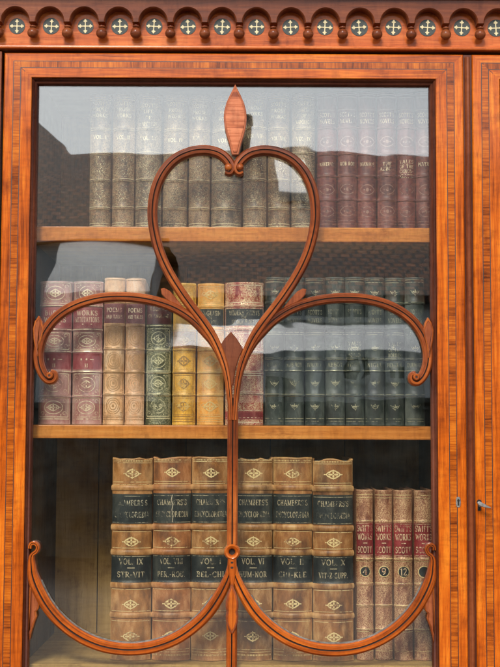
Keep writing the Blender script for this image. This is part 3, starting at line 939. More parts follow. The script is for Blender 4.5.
def ell(cx, cz, rx, rz, n=10, a0=0.0):
    c, s_ = math.cos(a0), math.sin(a0)
    return [(cx + rx * math.cos(2 * math.pi * k / n) * c - rz * math.sin(2 * math.pi * k / n) * s_, cz + rx * math.cos(2 * math.pi * k / n) * s_ + rz * math.sin(2 * math.pi * k / n) * c) for k in range(n)]

def disc_strips(cz, r, n=14):
    out = []
    for i in range(n):
        a, b = -r + 2 * r * i / n, -r + 2 * r * (i + 1) / n
        za, zb = math.sqrt(max(0, r * r - a * a)), math.sqrt(max(0, r * r - b * b))
        out.append([(a, cz - za), (b, cz - zb), (b, cz + zb), (a, cz + za)])
    return out

def rule(z, half, t):
    n = 10
    return [[(-half + 2 * half * i / n, z - t / 2), (-half + 2 * half * (i + 1) / n, z - t / 2), (-half + 2 * half * (i + 1) / n, z + t / 2), (-half + 2 * half * i / n, z + t / 2)] for i in range(n)]

def lozenge(cz, w, h):
    """foliate lozenge: outline, four petals and tips"""
    out = []
    pts = []
    for k in range(33):
        a = 2 * math.pi * k / 32
        r = 1 + .10 * math.cos(12 * a)
        x, z = math.cos(a), math.sin(a)
        pts.append((w / 2 * .86 * math.copysign(abs(x) ** 1.75, x) * r, cz + h / 2 * .86 * math.copysign(abs(z) ** 1.75, z) * r))
    out += ribbon(pts, h * .12)
    for sx, sz, rx, rz in ((w * .17, 0, w * .13, h * .10), (-w * .17, 0, w * .13, h * .10), (0, h * .17, w * .055, h * .15), (0, -h * .17, w * .055, h * .15)):
        out.append(ell(sx, cz + sz, rx, rz))
    for sx in (-1, 1):
        out.append(ell(sx * w * .52, cz, w * .05, h * .06, 6))
        out.append(ell(sx * w * .25, cz + h * .27, w * .06, h * .05, 6, sx * -.6))
        out.append(ell(sx * w * .25, cz - h * .27, w * .06, h * .05, 6, sx * .6))
    return out

def fan(cz, w, h):
    """small palmette: three leaves over a curved base"""
    out = [ell(0, cz + h * .14, w * .06, h * .30), ell(-w * .17, cz + h * .06, w * .13, h * .12, 10, -.75), ell(w * .17, cz + h * .06, w * .13, h * .12, 10, .75)]
    out += ribbon([(-w * .40, cz + h * .18), (-w * .26, cz - h * .14), (0, cz - h * .34), (w * .26, cz - h * .14), (w * .40, cz + h * .18)], h * .10)
    out += [ell(-w * .44, cz + h * .24, w * .05, h * .06, 6), ell(w * .44, cz + h * .24, w * .05, h * .06, 6), ell(0, cz - h * .48, w * .04, h * .06, 6)]
    return out

def lens(cz, w, h):
    """pointed oval with tendrils"""
    up = [(w * .48 * math.cos(math.pi * k / 14), cz + h * .42 * math.sin(math.pi * k / 14) ** 1.5) for k in range(15)]
    dn = [(x, 2 * cz - z) for x, z in up]
    out = ribbon(up, h * .07) + ribbon(dn, h * .07) + [ell(0, cz, w * .10, h * .16), ell(-w * .2, cz, w * .06, h * .07), ell(w * .2, cz, w * .06, h * .07)]
    for sx in (-1, 1):
        out += scroll(sx * w * .36, cz + h * .36, w * .09, sx) + scroll(sx * w * .36, cz - h * .36, w * .09, sx)
    return out

def scroll(cx, cz, s, flip, n=9):
    pts = [(cx + flip * s * (1 - .75 * i / n) * math.cos(i * .62), cz + s * (1 - .75 * i / n) * math.sin(i * .62)) for i in range(n + 1)]
    return ribbon(pts, s * .20)

def panel_frame(z0, z1, half, t):
    out = rule(z0, half, t) + rule(z1, half, t)
    for sx in (-1, 1):
        out.append([(sx * half - t / 2, z0), (sx * half + t / 2, z0), (sx * half + t / 2, z1), (sx * half - t / 2, z1)])
    return out

def medallion(z0, z1, half, t):
    """framed panel with oval, centre flower and corner scrolls"""
    cz, h = (z0 + z1) / 2, (z1 - z0)
    out = panel_frame(z0, z1, half, t)
    out += ribbon(ell(0, cz, half * .62, h * .34, 20) + [ell(0, cz, half * .62, h * .34, 20)[0]], t)
    out += lozenge(cz, half * .9, h * .42)
    for sx in (-1, 1):
        for sz in (-1, 1):
            out += scroll(sx * half * .74, cz + sz * h * .32, min(half, h) * .17, sx)
            out.append(ell(sx * half * .5, cz + sz * h * .40, t * .9, t * .9, 6))
    return out

# ------------------------------------------------------------------ books
def make_book(x0, x1, ptop, pbot_shelf, Yf, depth, mats, bands=(), band_h=0.0011, band_w=0.0020, label=None, group=None, parts=None, torn=0.0, name='book', curve=52, tilt=0.0, ptopx=None):
    """x0, x1, ptop: photo pixels of the spine; PARTS: list of dicts for labels and tooling, heights as fractions 0 (tail) .. 1 (head)"""
    pm = (ptop + 333) / 2
    xa, xb = P(x0, pm, Yf)[0], P(x1, pm, Yf)[0]
    w = xb - xa - 0.0006
    zs = ZS[pbot_shelf]
    h = P((x0 + x1) / 2, ptop, Yf)[1] - zs
    root = empty(name, ((xa + xb) / 2, Yf, zs + .0003), label, 'book', group)
    jr = random.Random(int(x0 * 31) + int(ptop))
    root.rotation_euler = (R(jr.uniform(-.3, .2)), R(tilt + jr.uniform(-.22, .22)), R(jr.uniform(-2.2, 2.2)))
    root.location.y += jr.uniform(-.002, .004)
    phi = R(curve)
    rad = (w / 2) / math.sin(phi)
    sag = rad * (1 - math.cos(phi))
    NA = 18
    half_s = rad * phi
    def at(s, z, off=0.0):
        """arc length s from the spine centre, height z -> local point, OFF outwards"""
        a = max(-phi, min(phi, s / rad))
        q = rad + off + swell(z)
        return (q * math.sin(a), rad - q * math.cos(a), z)
    def swell(z):
        b = 0.0
        for f in bands:
            d = (z - f * h) / band_w
            b = max(b, band_h * max(0.0, 1 - d * d) ** .5 if abs(d) < 1 else 0.0)
        e = min(z, h - z)
        if e < .004:
            b += 0.0007 * (1 - e / .004) - (0.0012 * (1 - e / .0012) ** 2 if e < .0012 else 0)
        return b
    zsn = {0.0, h, .0005, .0012, .0025, .004, h - .0005, h - .0012, h - .0025, h - .004}
    for f in bands:
        for d in (-1, -.94, -.75, -.4, 0, .4, .75, .94, 1):
            zsn.add(f * h + d * band_w)
    for i in range(1, 24):
        zsn.add(h * i / 24)
    zsn = sorted(z for z in zsn if 0 <= z <= h)
    zz = [zsn[0]]
    for z in zsn[1:]:
        if z - zz[-1] > .0002:
            zz.append(z)
    r = random.Random(int(x0 * 7))
    kn = [max(0, r.gauss(.15, .75)) for _ in range(7)]
    tear = [torn * (kn[int(k / 3)] + (kn[min(6, int(k / 3) + 1)] - kn[int(k / 3)]) * (k % 3) / 3 + r.uniform(0, .12)) for k in range(NA + 1)]
    hw, board = w / 2, .0026
    tail_y = depth
    rows_o, uvs = [], []
    mb = MB()
    outer, inner_ = [], []
    for z in zz:
        ro, ri = [], []
        left = [(-hw, tail_y), (-hw, sag + .009), (-hw + .0014, sag + .0055), (-hw + .0010, sag + .0026)]
        sp = []
        for k in range(NA + 1):
            a = -phi + 2 * phi * k / NA
            zq = z
            if torn and z > h - .012:
                zq = z - tear[k] * ((z - (h - .012)) / .012)
            q = rad + swell(z)
            sp.append((q * math.sin(a), rad - q * math.cos(a), zq))
        right = [(-x, y) for x, y in reversed(left)]
        ro = [(x, y, z) for x, y in left] + sp + [(x, y, z) for x, y in right]
        ib = hw - board
        ri = [(-ib, tail_y, z), (-ib, sag + .010, z), (-ib, sag + .0075, z), (-ib, sag + .006, z)]
        for k in range(NA + 1):
            a = -phi + 2 * phi * k / NA
            q = (ib) / math.sin(phi)
            ri.append((q * math.sin(a), sag + .0016 + (q - q * math.cos(a)) * .9, sp[k][2]))
        ri += [(ib, sag + .006, z), (ib, sag + .0075, z), (ib, sag + .010, z), (ib, tail_y, z)]
        outer.append(ro); inner_.append(ri)
    mb.grid(outer)
    mb.grid([list(reversed(q)) for q in inner_])
    mb.grid([outer[-1], inner_[-1]]); mb.grid([outer[0], inner_[0]])
    for i in range(len(zz) - 1):
        for e in (0, -1):
            mb.face([outer[i][e], inner_[i][e], inner_[i + 1][e], outer[i + 1][e]])
    mb.build('cover', mats['leather'], root, smooth=48)
    pg = MB()
    pg.box(-hw + board + .0002, hw - board - .0002, sag + .0085, depth - .004, .002, h - .0035, 'y')
    pg.build('page_block', M['paper'], root)
    for pt in parts or []:
        kind = pt['part']
        par = root
        if 'z' in pt:                                   # a leather label let onto the spine
            z0, z1 = pt['z'][0] * h, pt['z'][1] * h
            hs = half_s * pt.get('wide', .93)
            lb = MB()
            nz = max(2, int((z1 - z0) / .002))
            g = [[at(-hs + 2 * hs * i / 20, z0 + (z1 - z0) * j / nz, pt.get('off', .00035)) for i in range(21)] for j in range(nz + 1)]
            lb.grid(g)
            rim = [at(-hs + 2 * hs * i / 20, z0, -.0004) for i in range(21)]
            lb.grid([rim, g[0]]); lb.grid([g[-1], [at(-hs + 2 * hs * i / 20, z1, -.0004) for i in range(21)]])
            par = lb.build(kind, pt['mat'], root, smooth=50)
        quads = pt.get('quads')
        if quads:
            q_ = quads(h, half_s) if callable(quads) else quads
            gm = MB()
            for q in q_:
                gm.face([at(s, z, pt.get('qoff', .00075 if 'z' in pt else .0004)) for s, z in q])
            gm.build(pt.get('qname', 'lettering' if 'z' in pt else kind), pt['gold'], par)
    return root

# ---------------- bottom shelf: six encyclopaedia volumes
tan = [leather('rubbed tan calf', (0.38, 0.155, 0.036), worn=.8, pale=(0.66, 0.37, 0.15), stain=.5),
       leather('reddish tan calf', (0.36, 0.126, 0.032), worn=.85, pale=(0.64, 0.33, 0.14), stain=.36),
       leather('brown calf', (0.32, 0.126, 0.028), worn=.8, pale=(0.60, 0.33, 0.13), stain=.42),
       leather('dry brown calf', (0.28, 0.114, 0.026), worn=1.0, pale=(0.60, 0.35, 0.15), stain=.32),
       leather('golden brown calf', (0.34, 0.132, 0.034), worn=.9, pale=(0.62, 0.37, 0.14), stain=.40),
       leather('dark brown calf', (0.29, 0.110, 0.025), worn=1.0, pale=(0.58, 0.33, 0.13), stain=.34)]
band_l = leather('black goatskin label', (0.016, 0.020, 0.018), worn=.35, pale=(0.07, 0.07, 0.055), rough=.35)
g_tan = gold_mat('gold leaf on calf', (0.86, 0.66, 0.32), .35, (0.25, 0.12, 0.05))
g_blk = gold_mat('gold leaf on black label', (0.56, 0.46, 0.28), .55, (0.05, 0.05, 0.04))
g_blk_worn = gold_mat('nearly lost gold on black label', (0.62, 0.54, 0.36), .78, (0.04, 0.042, 0.036))

def fr(py, top=457.5, bot=661.5):
    return (bot - py) / (bot - top)
def enc_tool(h, hs, sd=3):
    q, r = [], random.Random(sd)
    for c in (fr(474), fr(543), fr(605), fr(637)):
        q += [[(s_ + hs * .0, z) for s_, z in p] for p in lozenge((c + r.uniform(-.003, .003)) * h, hs * r.uniform(.66, .76), h * r.uniform(.046, .052))]
    for c in (fr(482.5), fr(485), fr(532.5), fr(549), fr(590.5), fr(612), fr(622), fr(650), fr(652.5), fr(463)):
        q += rule((c + r.uniform(-.0012, .0012)) * h, hs * .93, h * .0024)
    for c in (fr(461), fr(655.5)):
        for i in range(26):
            q.append(ell(-hs * .9 + hs * 1.8 * i / 25, c * h, h * .0022, h * .005, 6))
    return q
ENC = [
    (112.5, 152.8, 457.6, 'VOL. IX', 'STR-VIT', 0, .0016, .95, 'first brown encyclopaedia volume of the row, next to the empty bare boards', .3),
    (153.6, 192.0, 456.8, 'VOL. VIII', 'PER.-ROU.', 1, .0022, .6, 'brown encyclopaedia volume reading VOL. VIII with a crack across its title label', 0),
    (192.6, 231.0, 456.6, 'VOL. I', 'BEL-CHI', 1, .0014, .6, 'brown encyclopaedia volume whose edge is hidden by the upright glazing stem', 0),
    (234.6, 272.8, 457.0, 'VOL. VI', 'HUM-NOR', 2, .012, .7, 'brown encyclopaedia volume just past the stem with a badly torn head', 0),
    (273.6, 313.0, 457.4, 'VOL. II', 'CHI-KLE', 2, .0006, .75, 'brown encyclopaedia volume reading VOL. II, with a neat unbroken head', 0),
    (313.8, 354.0, 458.6, 'VOL. X', 'VIT-Z-SUPP.', 2, .0050, .75, 'last brown encyclopaedia volume, reading VOL. X, beside the slim gilt set', -.25),
]
for x0, x1, tp_, a, b, mi_, torn, rub, lab, tl in ENC:
    def q1(h, hs, rub=rub):
        return text_quads("CHAMBERS'S", h * .027, hs * 1.45, 0, fr(503.5) * h) + text_quads('ENCYCLOPÆDIA', h * .028, hs * 1.6, 0, fr(515.5) * h) + rule(fr(496.8) * h, hs * .93, h * .0024) + rule(fr(523.4) * h, hs * .93, h * .0024)
    def q2(h, hs, a=a, b=b):
        return text_quads(a, h * .028, hs * 1.1, 0, fr(562.5) * h) + [[(-hs * .16, fr(569.3) * h), (hs * .16, fr(569.3) * h), (hs * .16, fr(568.5) * h), (-hs * .16, fr(568.5) * h)]] + text_quads(b, h * .027, hs * 1.35, 0, fr(575.5) * h) \
            + rule(fr(557.4) * h, hs * .93, h * .0024) + rule(fr(583.0) * h, hs * .93, h * .0024)
    make_book(x0, x1, tp_, 2, 0.048 + rnd.uniform(0, .003), .165, {'leather': tan[[e[0] for e in ENC].index(x0)]}, [fr(488.5), fr(528.5), fr(553.5), fr(586.5), fr(616.5)], .0021, .0040,
              lab, 'volumes of the brown encyclopaedia', [
                  {'part': 'title_label', 'z': (fr(524.6), fr(494.6)), 'mat': band_l, 'quads': q1, 'gold': g_blk_worn if mi_ == 0 else g_blk, 'wide': .985},
                  {'part': 'volume_label', 'z': (fr(583.6), fr(556.6)), 'mat': band_l, 'quads': q2, 'gold': g_blk, 'wide': .985},
                  {'part': 'gilt_pattern', 'quads': lambda h, hs, sd=int(x0): enc_tool(h, hs, sd), 'gold': g_tan}] + ([
                  {'part': 'label_crack', 'quads': lambda h, hs: ribbon([(hs * .02, fr(496) * h), (-hs * .03, fr(501) * h), (hs * .05, fr(506) * h), (hs * .0, fr(511) * h), (hs * .06, fr(517) * h), (hs * .02, fr(523.5) * h)], .0008), 'gold': M['paper'], 'qoff': .0010}] if a == 'VOL. VIII' else []), torn=torn, tilt=tl, curve=46)

# four slim gilt volumes
sw_l = leather('gilt brown calf', (0.27, 0.088, 0.042), gilt=.85, gscale=470, worn=.5, pale=(0.40, 0.18, 0.10), gold=(0.72, 0.47, 0.25))
red_l = leather('red morocco label', (0.25, 0.022, 0.022), worn=.3, rough=.35)
dk_l = plain('black morocco roundel', (0.018, 0.020, 0.018), .4)
g_red = gold_mat('gold leaf on red label', (0.80, 0.60, 0.36), .38, (0.25, 0.03, 0.03))
def fs(py, top=490.0, bot=661.5):
    return (bot - py) / (bot - top)
SWIFT = [(356.8, 373.6, 490.0, '4', 'slim gilt brown volume with red label, numbered 4, against the large encyclopaedia'),
         (375.2, 392.6, 490.4, '9', 'slim gilt brown volume with red label, numbered 9'),
         (394.0, 412.4, 490.4, '12', 'slim gilt brown volume with red label, numbered 12'),
         (413.8, 432.6, 490.6, '', 'slim gilt brown volume whose number is behind the curled bar end')]
for x0, x1, tp_, num, lab in SWIFT:
    def qt(h, hs):
        return text_quads("SWIFT'S", h * .036, hs * 1.62, 0, fs(529) * h) + text_quads('WORKS', h * .036, hs * 1.5, 0, fs(537.5) * h) + [[(-hs * .2, fs(544.2) * h), (hs * .2, fs(544.2) * h), (hs * .2, fs(543.4) * h), (-hs * .2, fs(543.4) * h)]] \
            + text_quads('SCOTT', h * .036, hs * 1.5, 0, fs(550.5) * h) + rule(fs(524.4) * h, hs * .9, h * .003) + rule(fs(556) * h, hs * .9, h * .003)
    def qr(h, hs):
        q = []
        for c in (495, 498, 521, 559.5, 562, 584, 586.5, 606, 608, 630, 632.5, 652):
            q += rule(fs(c) * h, hs * .95, h * .0032)
        q += ribbon(ell(0, fs(572.4) * h, hs * .50, hs * .50, 22) + [ell(0, 0, hs * .5, 1, 22)[0][0:1] + (fs(572.4) * h,)], h * .005)
        return q
    def qn(h, hs, num=num):
        return text_quads(num, h * .040, hs * .6, 0, fs(572.4) * h) if num else []
    bk_ = make_book(x0, x1, tp_, 2, 0.060, .125, {'leather': sw_l}, [fs(522.5), fs(560.5), fs(585.5), fs(607), fs(631)], .0007, .0016, lab, 'slim gilt brown set beside the encyclopaedia', [
        {'part': 'title_label', 'z': (fs(557), fs(523.6)), 'mat': red_l, 'quads': qt, 'gold': g_red, 'wide': .96},
        {'part': 'number_roundel', 'quads': lambda h, hs: disc_strips(fs(572.4) * h, hs * .48), 'gold': dk_l, 'qoff': .0006},
        {'part': 'gilt_pattern', 'quads': qr, 'gold': g_tan, 'qoff': .0007}] + ([{'part': 'number', 'qname': 'number_lettering', 'quads': qn, 'gold': g_red, 'qoff': .0009}] if num else []), curve=60)

# ---------------- middle shelf
ms = lambda py, top=281.0, bot=421.5: (bot - py) / (bot - top)
def pinkq(rows_):
    def q(h, hs):
        out = []
        for a, b in ((283, 303), (332, 348), (372, 393), (395.5, 414)):
            out += medallion(ms(b) * h, ms(a) * h, hs * .82, h * .005)
        for c in (305.5, 328.5, 350, 369.5, 416):
            out += rule(ms(c) * h, hs * .9, h * .006)
        return out
    return q
pink = leather('faded rose calf', (0.40, 0.175, 0.150), worn=.6, pale=(0.58, 0.40, 0.34))
pink_l = leather('crimson label', (0.30, 0.055, 0.060), worn=.4, pale=(0.46, 0.20, 0.19))
g_pink = gold_mat('gold leaf on rose calf', (0.80, 0.66, 0.45), .40, (0.40, 0.2, 0.16))
for x0, x1, t1, lab in ((38.5, 71.0, ('BURKE', 'WORKS'), 'faded rose calf book partly behind the curled bar, at the end of the middle row'),
                        (72.4, 102.2, ('WORKS', 'MEDITATIONS'), 'faded rose calf book with crimson labels, between its twin and the cream pair')):
    make_book(x0, x1, 281.0, 1, .052, .15, {'leather': pink}, [ms(305.5), ms(329), ms(350.5), ms(370), ms(394)], .0010, .0018, lab, 'two rose calf books', [
        {'part': 'title_label', 'z': (ms(327.5), ms(307)), 'mat': pink_l, 'gold': g_pink, 'quads': lambda h, hs, t1=t1: text_quads(t1[0], h * .034, hs * 1.3, 0, ms(312.5) * h) + text_quads(t1[1], h * .034, hs * 1.5, 0, ms(319) * h) + [[(-hs * .3, ms(324) * h), (hs * .3, ms(324) * h), (hs * .3, ms(323) * h), (-hs * .3, ms(323) * h)]], 'wide': .95},
        {'part': 'volume_label', 'z': (ms(368.5), ms(351.5)), 'mat': pink_l, 'gold': g_pink, 'quads': lambda h, hs: [ell(-hs * .32, ms(358) * h, hs * .05, h * .008, 8), ell(0, ms(358) * h, hs * .05, h * .008, 8), [(hs * .2, ms(358.4) * h), (hs * .42, ms(358.4) * h), (hs * .42, ms(357.7) * h), (hs * .2, ms(357.7) * h)]] + text_quads('II', h * .026, hs * .3, 0, ms(364) * h), 'wide': .95},
        {'part': 'gilt_pattern', 'quads': pinkq(0), 'gold': g_pink}], curve=50)

cream = leather('cream calf', (0.78, 0.45, 0.225), worn=.5, pale=(0.80, 0.60, 0.40))
cream_l = leather('plum label', (0.16, 0.045, 0.045), worn=.4)
g_cream = gold_mat('dull gold on cream calf', (0.42, 0.24, 0.10), .35, (0.62, 0.42, 0.27))
def creamq(h, hs):
    out = []
    for a, b in ((328, 348), (350.5, 370), (372.5, 391.5), (394, 413)):
        z0, z1 = ms(b) * h, ms(a) * h
        out += panel_frame(z0, z1, hs * .80, h * .004)
        cz, hh = (z0 + z1) / 2, z1 - z0
        for rr in (.40, .30, .18):
            e = ell(0, cz, hs * .9 * rr * 1.6, hh * rr, 22)
            out += ribbon(e + [e[0]], h * .004)
        out.append(ell(0, cz, hs * .10, hh * .07))
        for sx in (-1, 1):
            for sz in (-1, 1):
                out += scroll(sx * hs * .66, cz + sz * hh * .38, hh * .08, sx)
    for c in (281, 283, 303.5, 305, 325.5, 349.2, 371.2, 392.7, 414.5, 416.5):
        out += rule(ms(c) * h, hs * .9, h * .004)
    return out
cream_b = leather('cream calf with browned head', (0.72, 0.40, 0.215), worn=.5, pale=(0.76, 0.55, 0.38))
for x0, x1, tp_, lt, lab in ((103.4, 124.4, 277.6, cream, 'cream calf book with round medallions, the pale one next to the rose pair'),
                             (125.4, 144.8, 278.4, cream_b, 'cream calf book with a browned head, next to the dark green gilt book')):
    make_book(x0, x1, tp_, 1, .054, .14, {'leather': lt}, [ms(304.5), ms(326.5), ms(349.2), ms(371.2), ms(392.7)], .0007, .0014, lab, 'two cream calf books', [
        {'part': 'title_label', 'z': (ms(324.5), ms(306)), 'mat': cream_l, 'gold': g_pink, 'quads': lambda h, hs: text_quads('POEMS', h * .028, hs * 1.3, 0, ms(312) * h) + text_quads('AND TALES', h * .024, hs * 1.4, 0, ms(318.5) * h), 'wide': .95},
        {'part': 'gilt_pattern', 'quads': creamq, 'gold': g_cream}], curve=58)

green_g = leather('dark green gilt calf', (0.045, 0.050, 0.018), gilt=.55, gscale=430, worn=.4, gold=(0.50, 0.46, 0.27))
g_grn = gold_mat('gold leaf on green calf', (0.62, 0.56, 0.34), .40, (0.06, 0.06, 0.03))
def greenq(h, hs):
    out = []
    for a, b in ((328, 347), (349.5, 369), (371.5, 391), (393.5, 413)):
        out += medallion(mg(b) * h, mg(a) * h, hs * .82, h * .006)
    for c in (325, 348.3, 370.3, 392.3, 415):
        out += rule(mg(c) * h, hs * .9, h * .006)
    return out
mg = lambda py: ms(py, 299.0)
make_book(145.8, 171.2, 299.0, 1, .053, .14, {'leather': green_g}, [mg(325.5), mg(348.3), mg(370.3), mg(392.3)], .0008, .0016, 'short dark green book covered in gilt scrollwork', None, [
    {'part': 'title_label', 'z': (mg(323.5), mg(302)), 'mat': leather('maroon label', (0.075, 0.02, 0.02), worn=.3), 'gold': g_blk, 'quads': lambda h, hs: text_quads('ESSAYS', h * .034, hs * 1.2, 0, mg(308.5) * h) + text_quads('ON ENGLAND', h * .030, hs * 1.5, 0, mg(315.5) * h), 'wide': .95},
    {'part': 'gilt_pattern', 'quads': greenq, 'gold': g_grn}], curve=52)

yel = leather('yellow calf', (0.88, 0.46, 0.040), worn=.6, pale=(0.86, 0.62, 0.22), gilt=.35, gscale=420, gold=(0.40, 0.20, 0.05))
och = leather('ochre calf', (0.82, 0.33, 0.040), worn=.6, pale=(0.78, 0.50, 0.19), gilt=.5, gscale=460, gold=(0.70, 0.46, 0.16))
g_yel = gold_mat('dull gold on yellow calf', (0.36, 0.19, 0.05), .4, (0.62, 0.40, 0.12))
my = lambda py: ms(py, 283.0)
def yelq(h, hs):
    out = []
    for a, b in ((286, 303), (331, 347), (349.5, 369), (371.5, 391), (393.5, 413)):
        z0, z1 = my(b) * h, my(a) * h
        if a < 300 or a > 390:
            out += scroll(-hs * .4, (z0 + z1) / 2, hs * .22, -1) + scroll(hs * .4, (z0 + z1) / 2, hs * .22, 1)
        out += panel_frame(z0, z1, hs * .82, h * .004) + panel_frame(z0 + h * .012, z1 - h * .012, hs * .72, h * .0025)
        out += lozenge((z0 + z1) / 2, hs * .95, (z1 - z0) * .55)
    for c in (305, 329, 348.3, 370.3, 392.3, 415.5, 418):
        out += rule(my(c) * h, hs * .92, h * .005)
    return out
tan_l = leather('brown label', (0.36, 0.15, 0.035), worn=.4)
olive_l = leather('olive label', (0.05, 0.05, 0.035), worn=.4)
make_book(172.6, 195.6, 283.0, 1, .055, .14, {'leather': yel}, [my(305), my(329.5), my(348.3), my(370.3), my(392.3)], .0007, .0015, 'bright yellow calf book in the middle row, partly behind the heart bar', None, [
    {'part': 'title_label', 'z': (my(347), my(330.5)), 'mat': tan_l, 'wide': .93}, {'part': 'gilt_pattern', 'quads': yelq, 'gold': g_yel}], curve=52)
make_book(197.0, 223.8, 283.0, 1, .053, .14, {'leather': och}, [my(306), my(327.5), my(348.3), my(370.3), my(392.3)], .0008, .0016, 'ochre calf book with an olive title label beside the red gilt book', None, [
    {'part': 'title_label', 'z': (my(325.5), my(308)), 'mat': olive_l, 'gold': g_blk, 'quads': lambda h, hs: text_quads('ENGLISH', h * .032, hs * 1.4, 0, my(312.5) * h) + text_quads('OF', h * .020, hs * .3, 0, my(317) * h) + text_quads('PROSE', h * .028, hs * 1.0, 0, my(321.5) * h), 'wide': .95},
    {'part': 'gilt_pattern', 'quads': yelq, 'gold': gold_mat('gold leaf on ochre calf', (0.72, 0.50, 0.20), .35, (0.48, 0.24, 0.07))}], curve=50)

redg = leather('crimson gilt morocco', (0.36, 0.028, 0.026), gilt=.9, gscale=470, worn=.4, pale=(0.46, 0.16, 0.12), gold=(0.78, 0.62, 0.36))
mr = lambda py: ms(py, 282.0)
plain_red = leather('plain crimson band', (0.30, 0.035, 0.035), worn=.4, pale=(0.44, 0.13, 0.11))
def redq(h, hs):
    out = []
    for a, b in ((285, 302), (332, 347), (352, 369), (373, 389), (392, 407)):
        out += panel_frame(mr(b) * h, mr(a) * h, hs * .86, h * .005)
    for c in (304.5, 327, 349.2, 371, 390.6, 414, 418.5):
        out += rule(mr(c) * h, hs * .92, h * .005)
    return out
make_book(225.4, 264.0, 282.0, 1, .052, .155, {'leather': redg}, [mr(305.5), mr(328.5), mr(349.5), mr(371), mr(390.6)], .0010, .0018, 'wide crimson book with dense gilt scrollwork and a black title label', None, [
    {'part': 'title_label', 'z': (mr(324.5), mr(308)), 'mat': band_l, 'gold': g_blk, 'quads': lambda h, hs: text_quads('MODERN PAINTS', h * .034, hs * 1.5, 0, mr(312.2) * h) + text_quads('OF', h * .022, hs * .3, 0, mr(316.6) * h) + text_quads('NOBLE POETS', h * .030, hs * 1.2, 0, mr(321) * h), 'wide': .95},
    {'part': 'tail_band', 'z': (mr(415.5), mr(407.8)), 'mat': plain_red, 'wide': .97},
    {'part': 'gilt_pattern', 'quads': redq, 'gold': g_pink}], curve=48)

# eight dark green novels
dgr = [leather('dark bottle green calf', (0.026, 0.036, 0.030), worn=.6, pale=(0.12, 0.135, 0.115)), leather('dark sage green calf', (0.032, 0.042, 0.036), worn=.65, pale=(0.135, 0.15, 0.13))]
g_dg = gold_mat('gold leaf on green novels', (0.40, 0.37, 0.24), .52, (0.04, 0.050, 0.042))
mn = lambda py: ms(py, 277.0)
SUB = [6, 9, 5, 4, 7, 8, 5, 6]
GX = [264.6, 284.6, 305.0, 325.4, 345.6, 365.2, 385.2, 405.0, 425.6]
GLAB = ['dark green novel pressed against the wide crimson book', 'dark green novel second from the crimson book', 'dark green novel third from the crimson book', 'dark green novel fourth from the crimson book',
        'dark green novel fifth from the crimson book', 'dark green novel third from the end of the middle row', 'dark green novel second from the end of the middle row', 'dark green novel at the far end of the middle row, by the curled bar end']
for i in range(8):
    def q(h, hs, i=i):
        out = []
        for c in (292, 346, 380.5, 403):
            out += fan(mn(c + r_.uniform(-.5, .5)) * h, hs * r_.uniform(.74, .86), h * .046)
        for c in (279.5, 282, 301.5, 303, 331, 333, 356, 357.5, 368, 391, 393, 414.5, 417):
            out += rule(mn(c) * h, hs * .93, h * .0036)
        out += text_quads("SCOTT'S", h * .030, hs * 1.3, 0, mn(311) * h) + text_quads('NOVELS', h * .030, hs * 1.25, 0, mn(319) * h)
        out += text_quads(('WAVERLEY', 'ROB ROY', 'IVANHOE', 'ABBOT', 'PIRATE', 'NIGEL', 'PEVERIL', 'DURWARD')[i], h * .027, hs * 1.4, 0, mn(362.5) * h)
        if i in (4, 6):
            for k, t in enumerate(('TALES', 'OF THE', 'BORDER')):
                out += text_quads(t, h * .024, hs * 1.2, 0, mn(342 + 5.5 * k) * h)
        return out
    r_ = random.Random(100 + i)
    make_book(GX[i] + .3, GX[i + 1] - .3, 277.0 + rnd.uniform(-.4, .6), 1, .056 + rnd.uniform(-.0015, .002), .125, {'leather': dgr[i % 2]}, [mn(302.3), mn(327), mn(357), mn(368.5), mn(392)], .0010, .0016, GLAB[i], 'dark green novels on the middle shelf', [
        {'part': 'gilt_pattern', 'quads': q, 'gold': g_dg}], curve=60)

# ---------------- top shelf: nine brown gilt books, six maroon novels
tb = lambda py, top=92.0, bot=225.0: (bot - py) / (bot - top)
bro = [leather('umber gilt calf', (0.100, 0.060, 0.036), gilt=.55, gscale=400, worn=.5, pale=(0.24, 0.16, 0.10), gold=(0.55, 0.40, 0.22)),
       leather('tobacco gilt calf', (0.120, 0.068, 0.038), gilt=.5, gscale=380, worn=.5, pale=(0.27, 0.175, 0.11), gold=(0.54, 0.39, 0.21)),
       leather('drab gilt calf', (0.095, 0.066, 0.044), gilt=.5, gscale=420, worn=.5, pale=(0.23, 0.17, 0.12), gold=(0.56, 0.43, 0.26))]
g_bro = gold_mat('gold leaf on umber calf', (0.80, 0.68, 0.42), .34, (0.12, 0.08, 0.04))
BX = [(88.4, 109.8, 93), (111.2, 133.4, 94), (134.8, 160.8, 93), (162.2, 186.8, 94), (188.2, 209.6, 95), (211.0, 241.4, 95), (242.8, 266.6, 92), (268.0, 290.4, 92), (291.6, 314.8, 93)]
BLAB = ['brown gilt book at the very start of the top row beside the empty space', 'brown gilt book second in the top row from the empty space', 'brown gilt book third in the top row, outside the heart', 'brown gilt book fourth in the top row, crossed by the heart bar',
        'narrow brown gilt book inside the heart, before the widest one', 'widest brown gilt book of the top row, under the finial leaf', 'brown gilt book just past the finial leaf', 'brown gilt book second past the finial leaf', 'brown gilt book touching the first maroon novel']
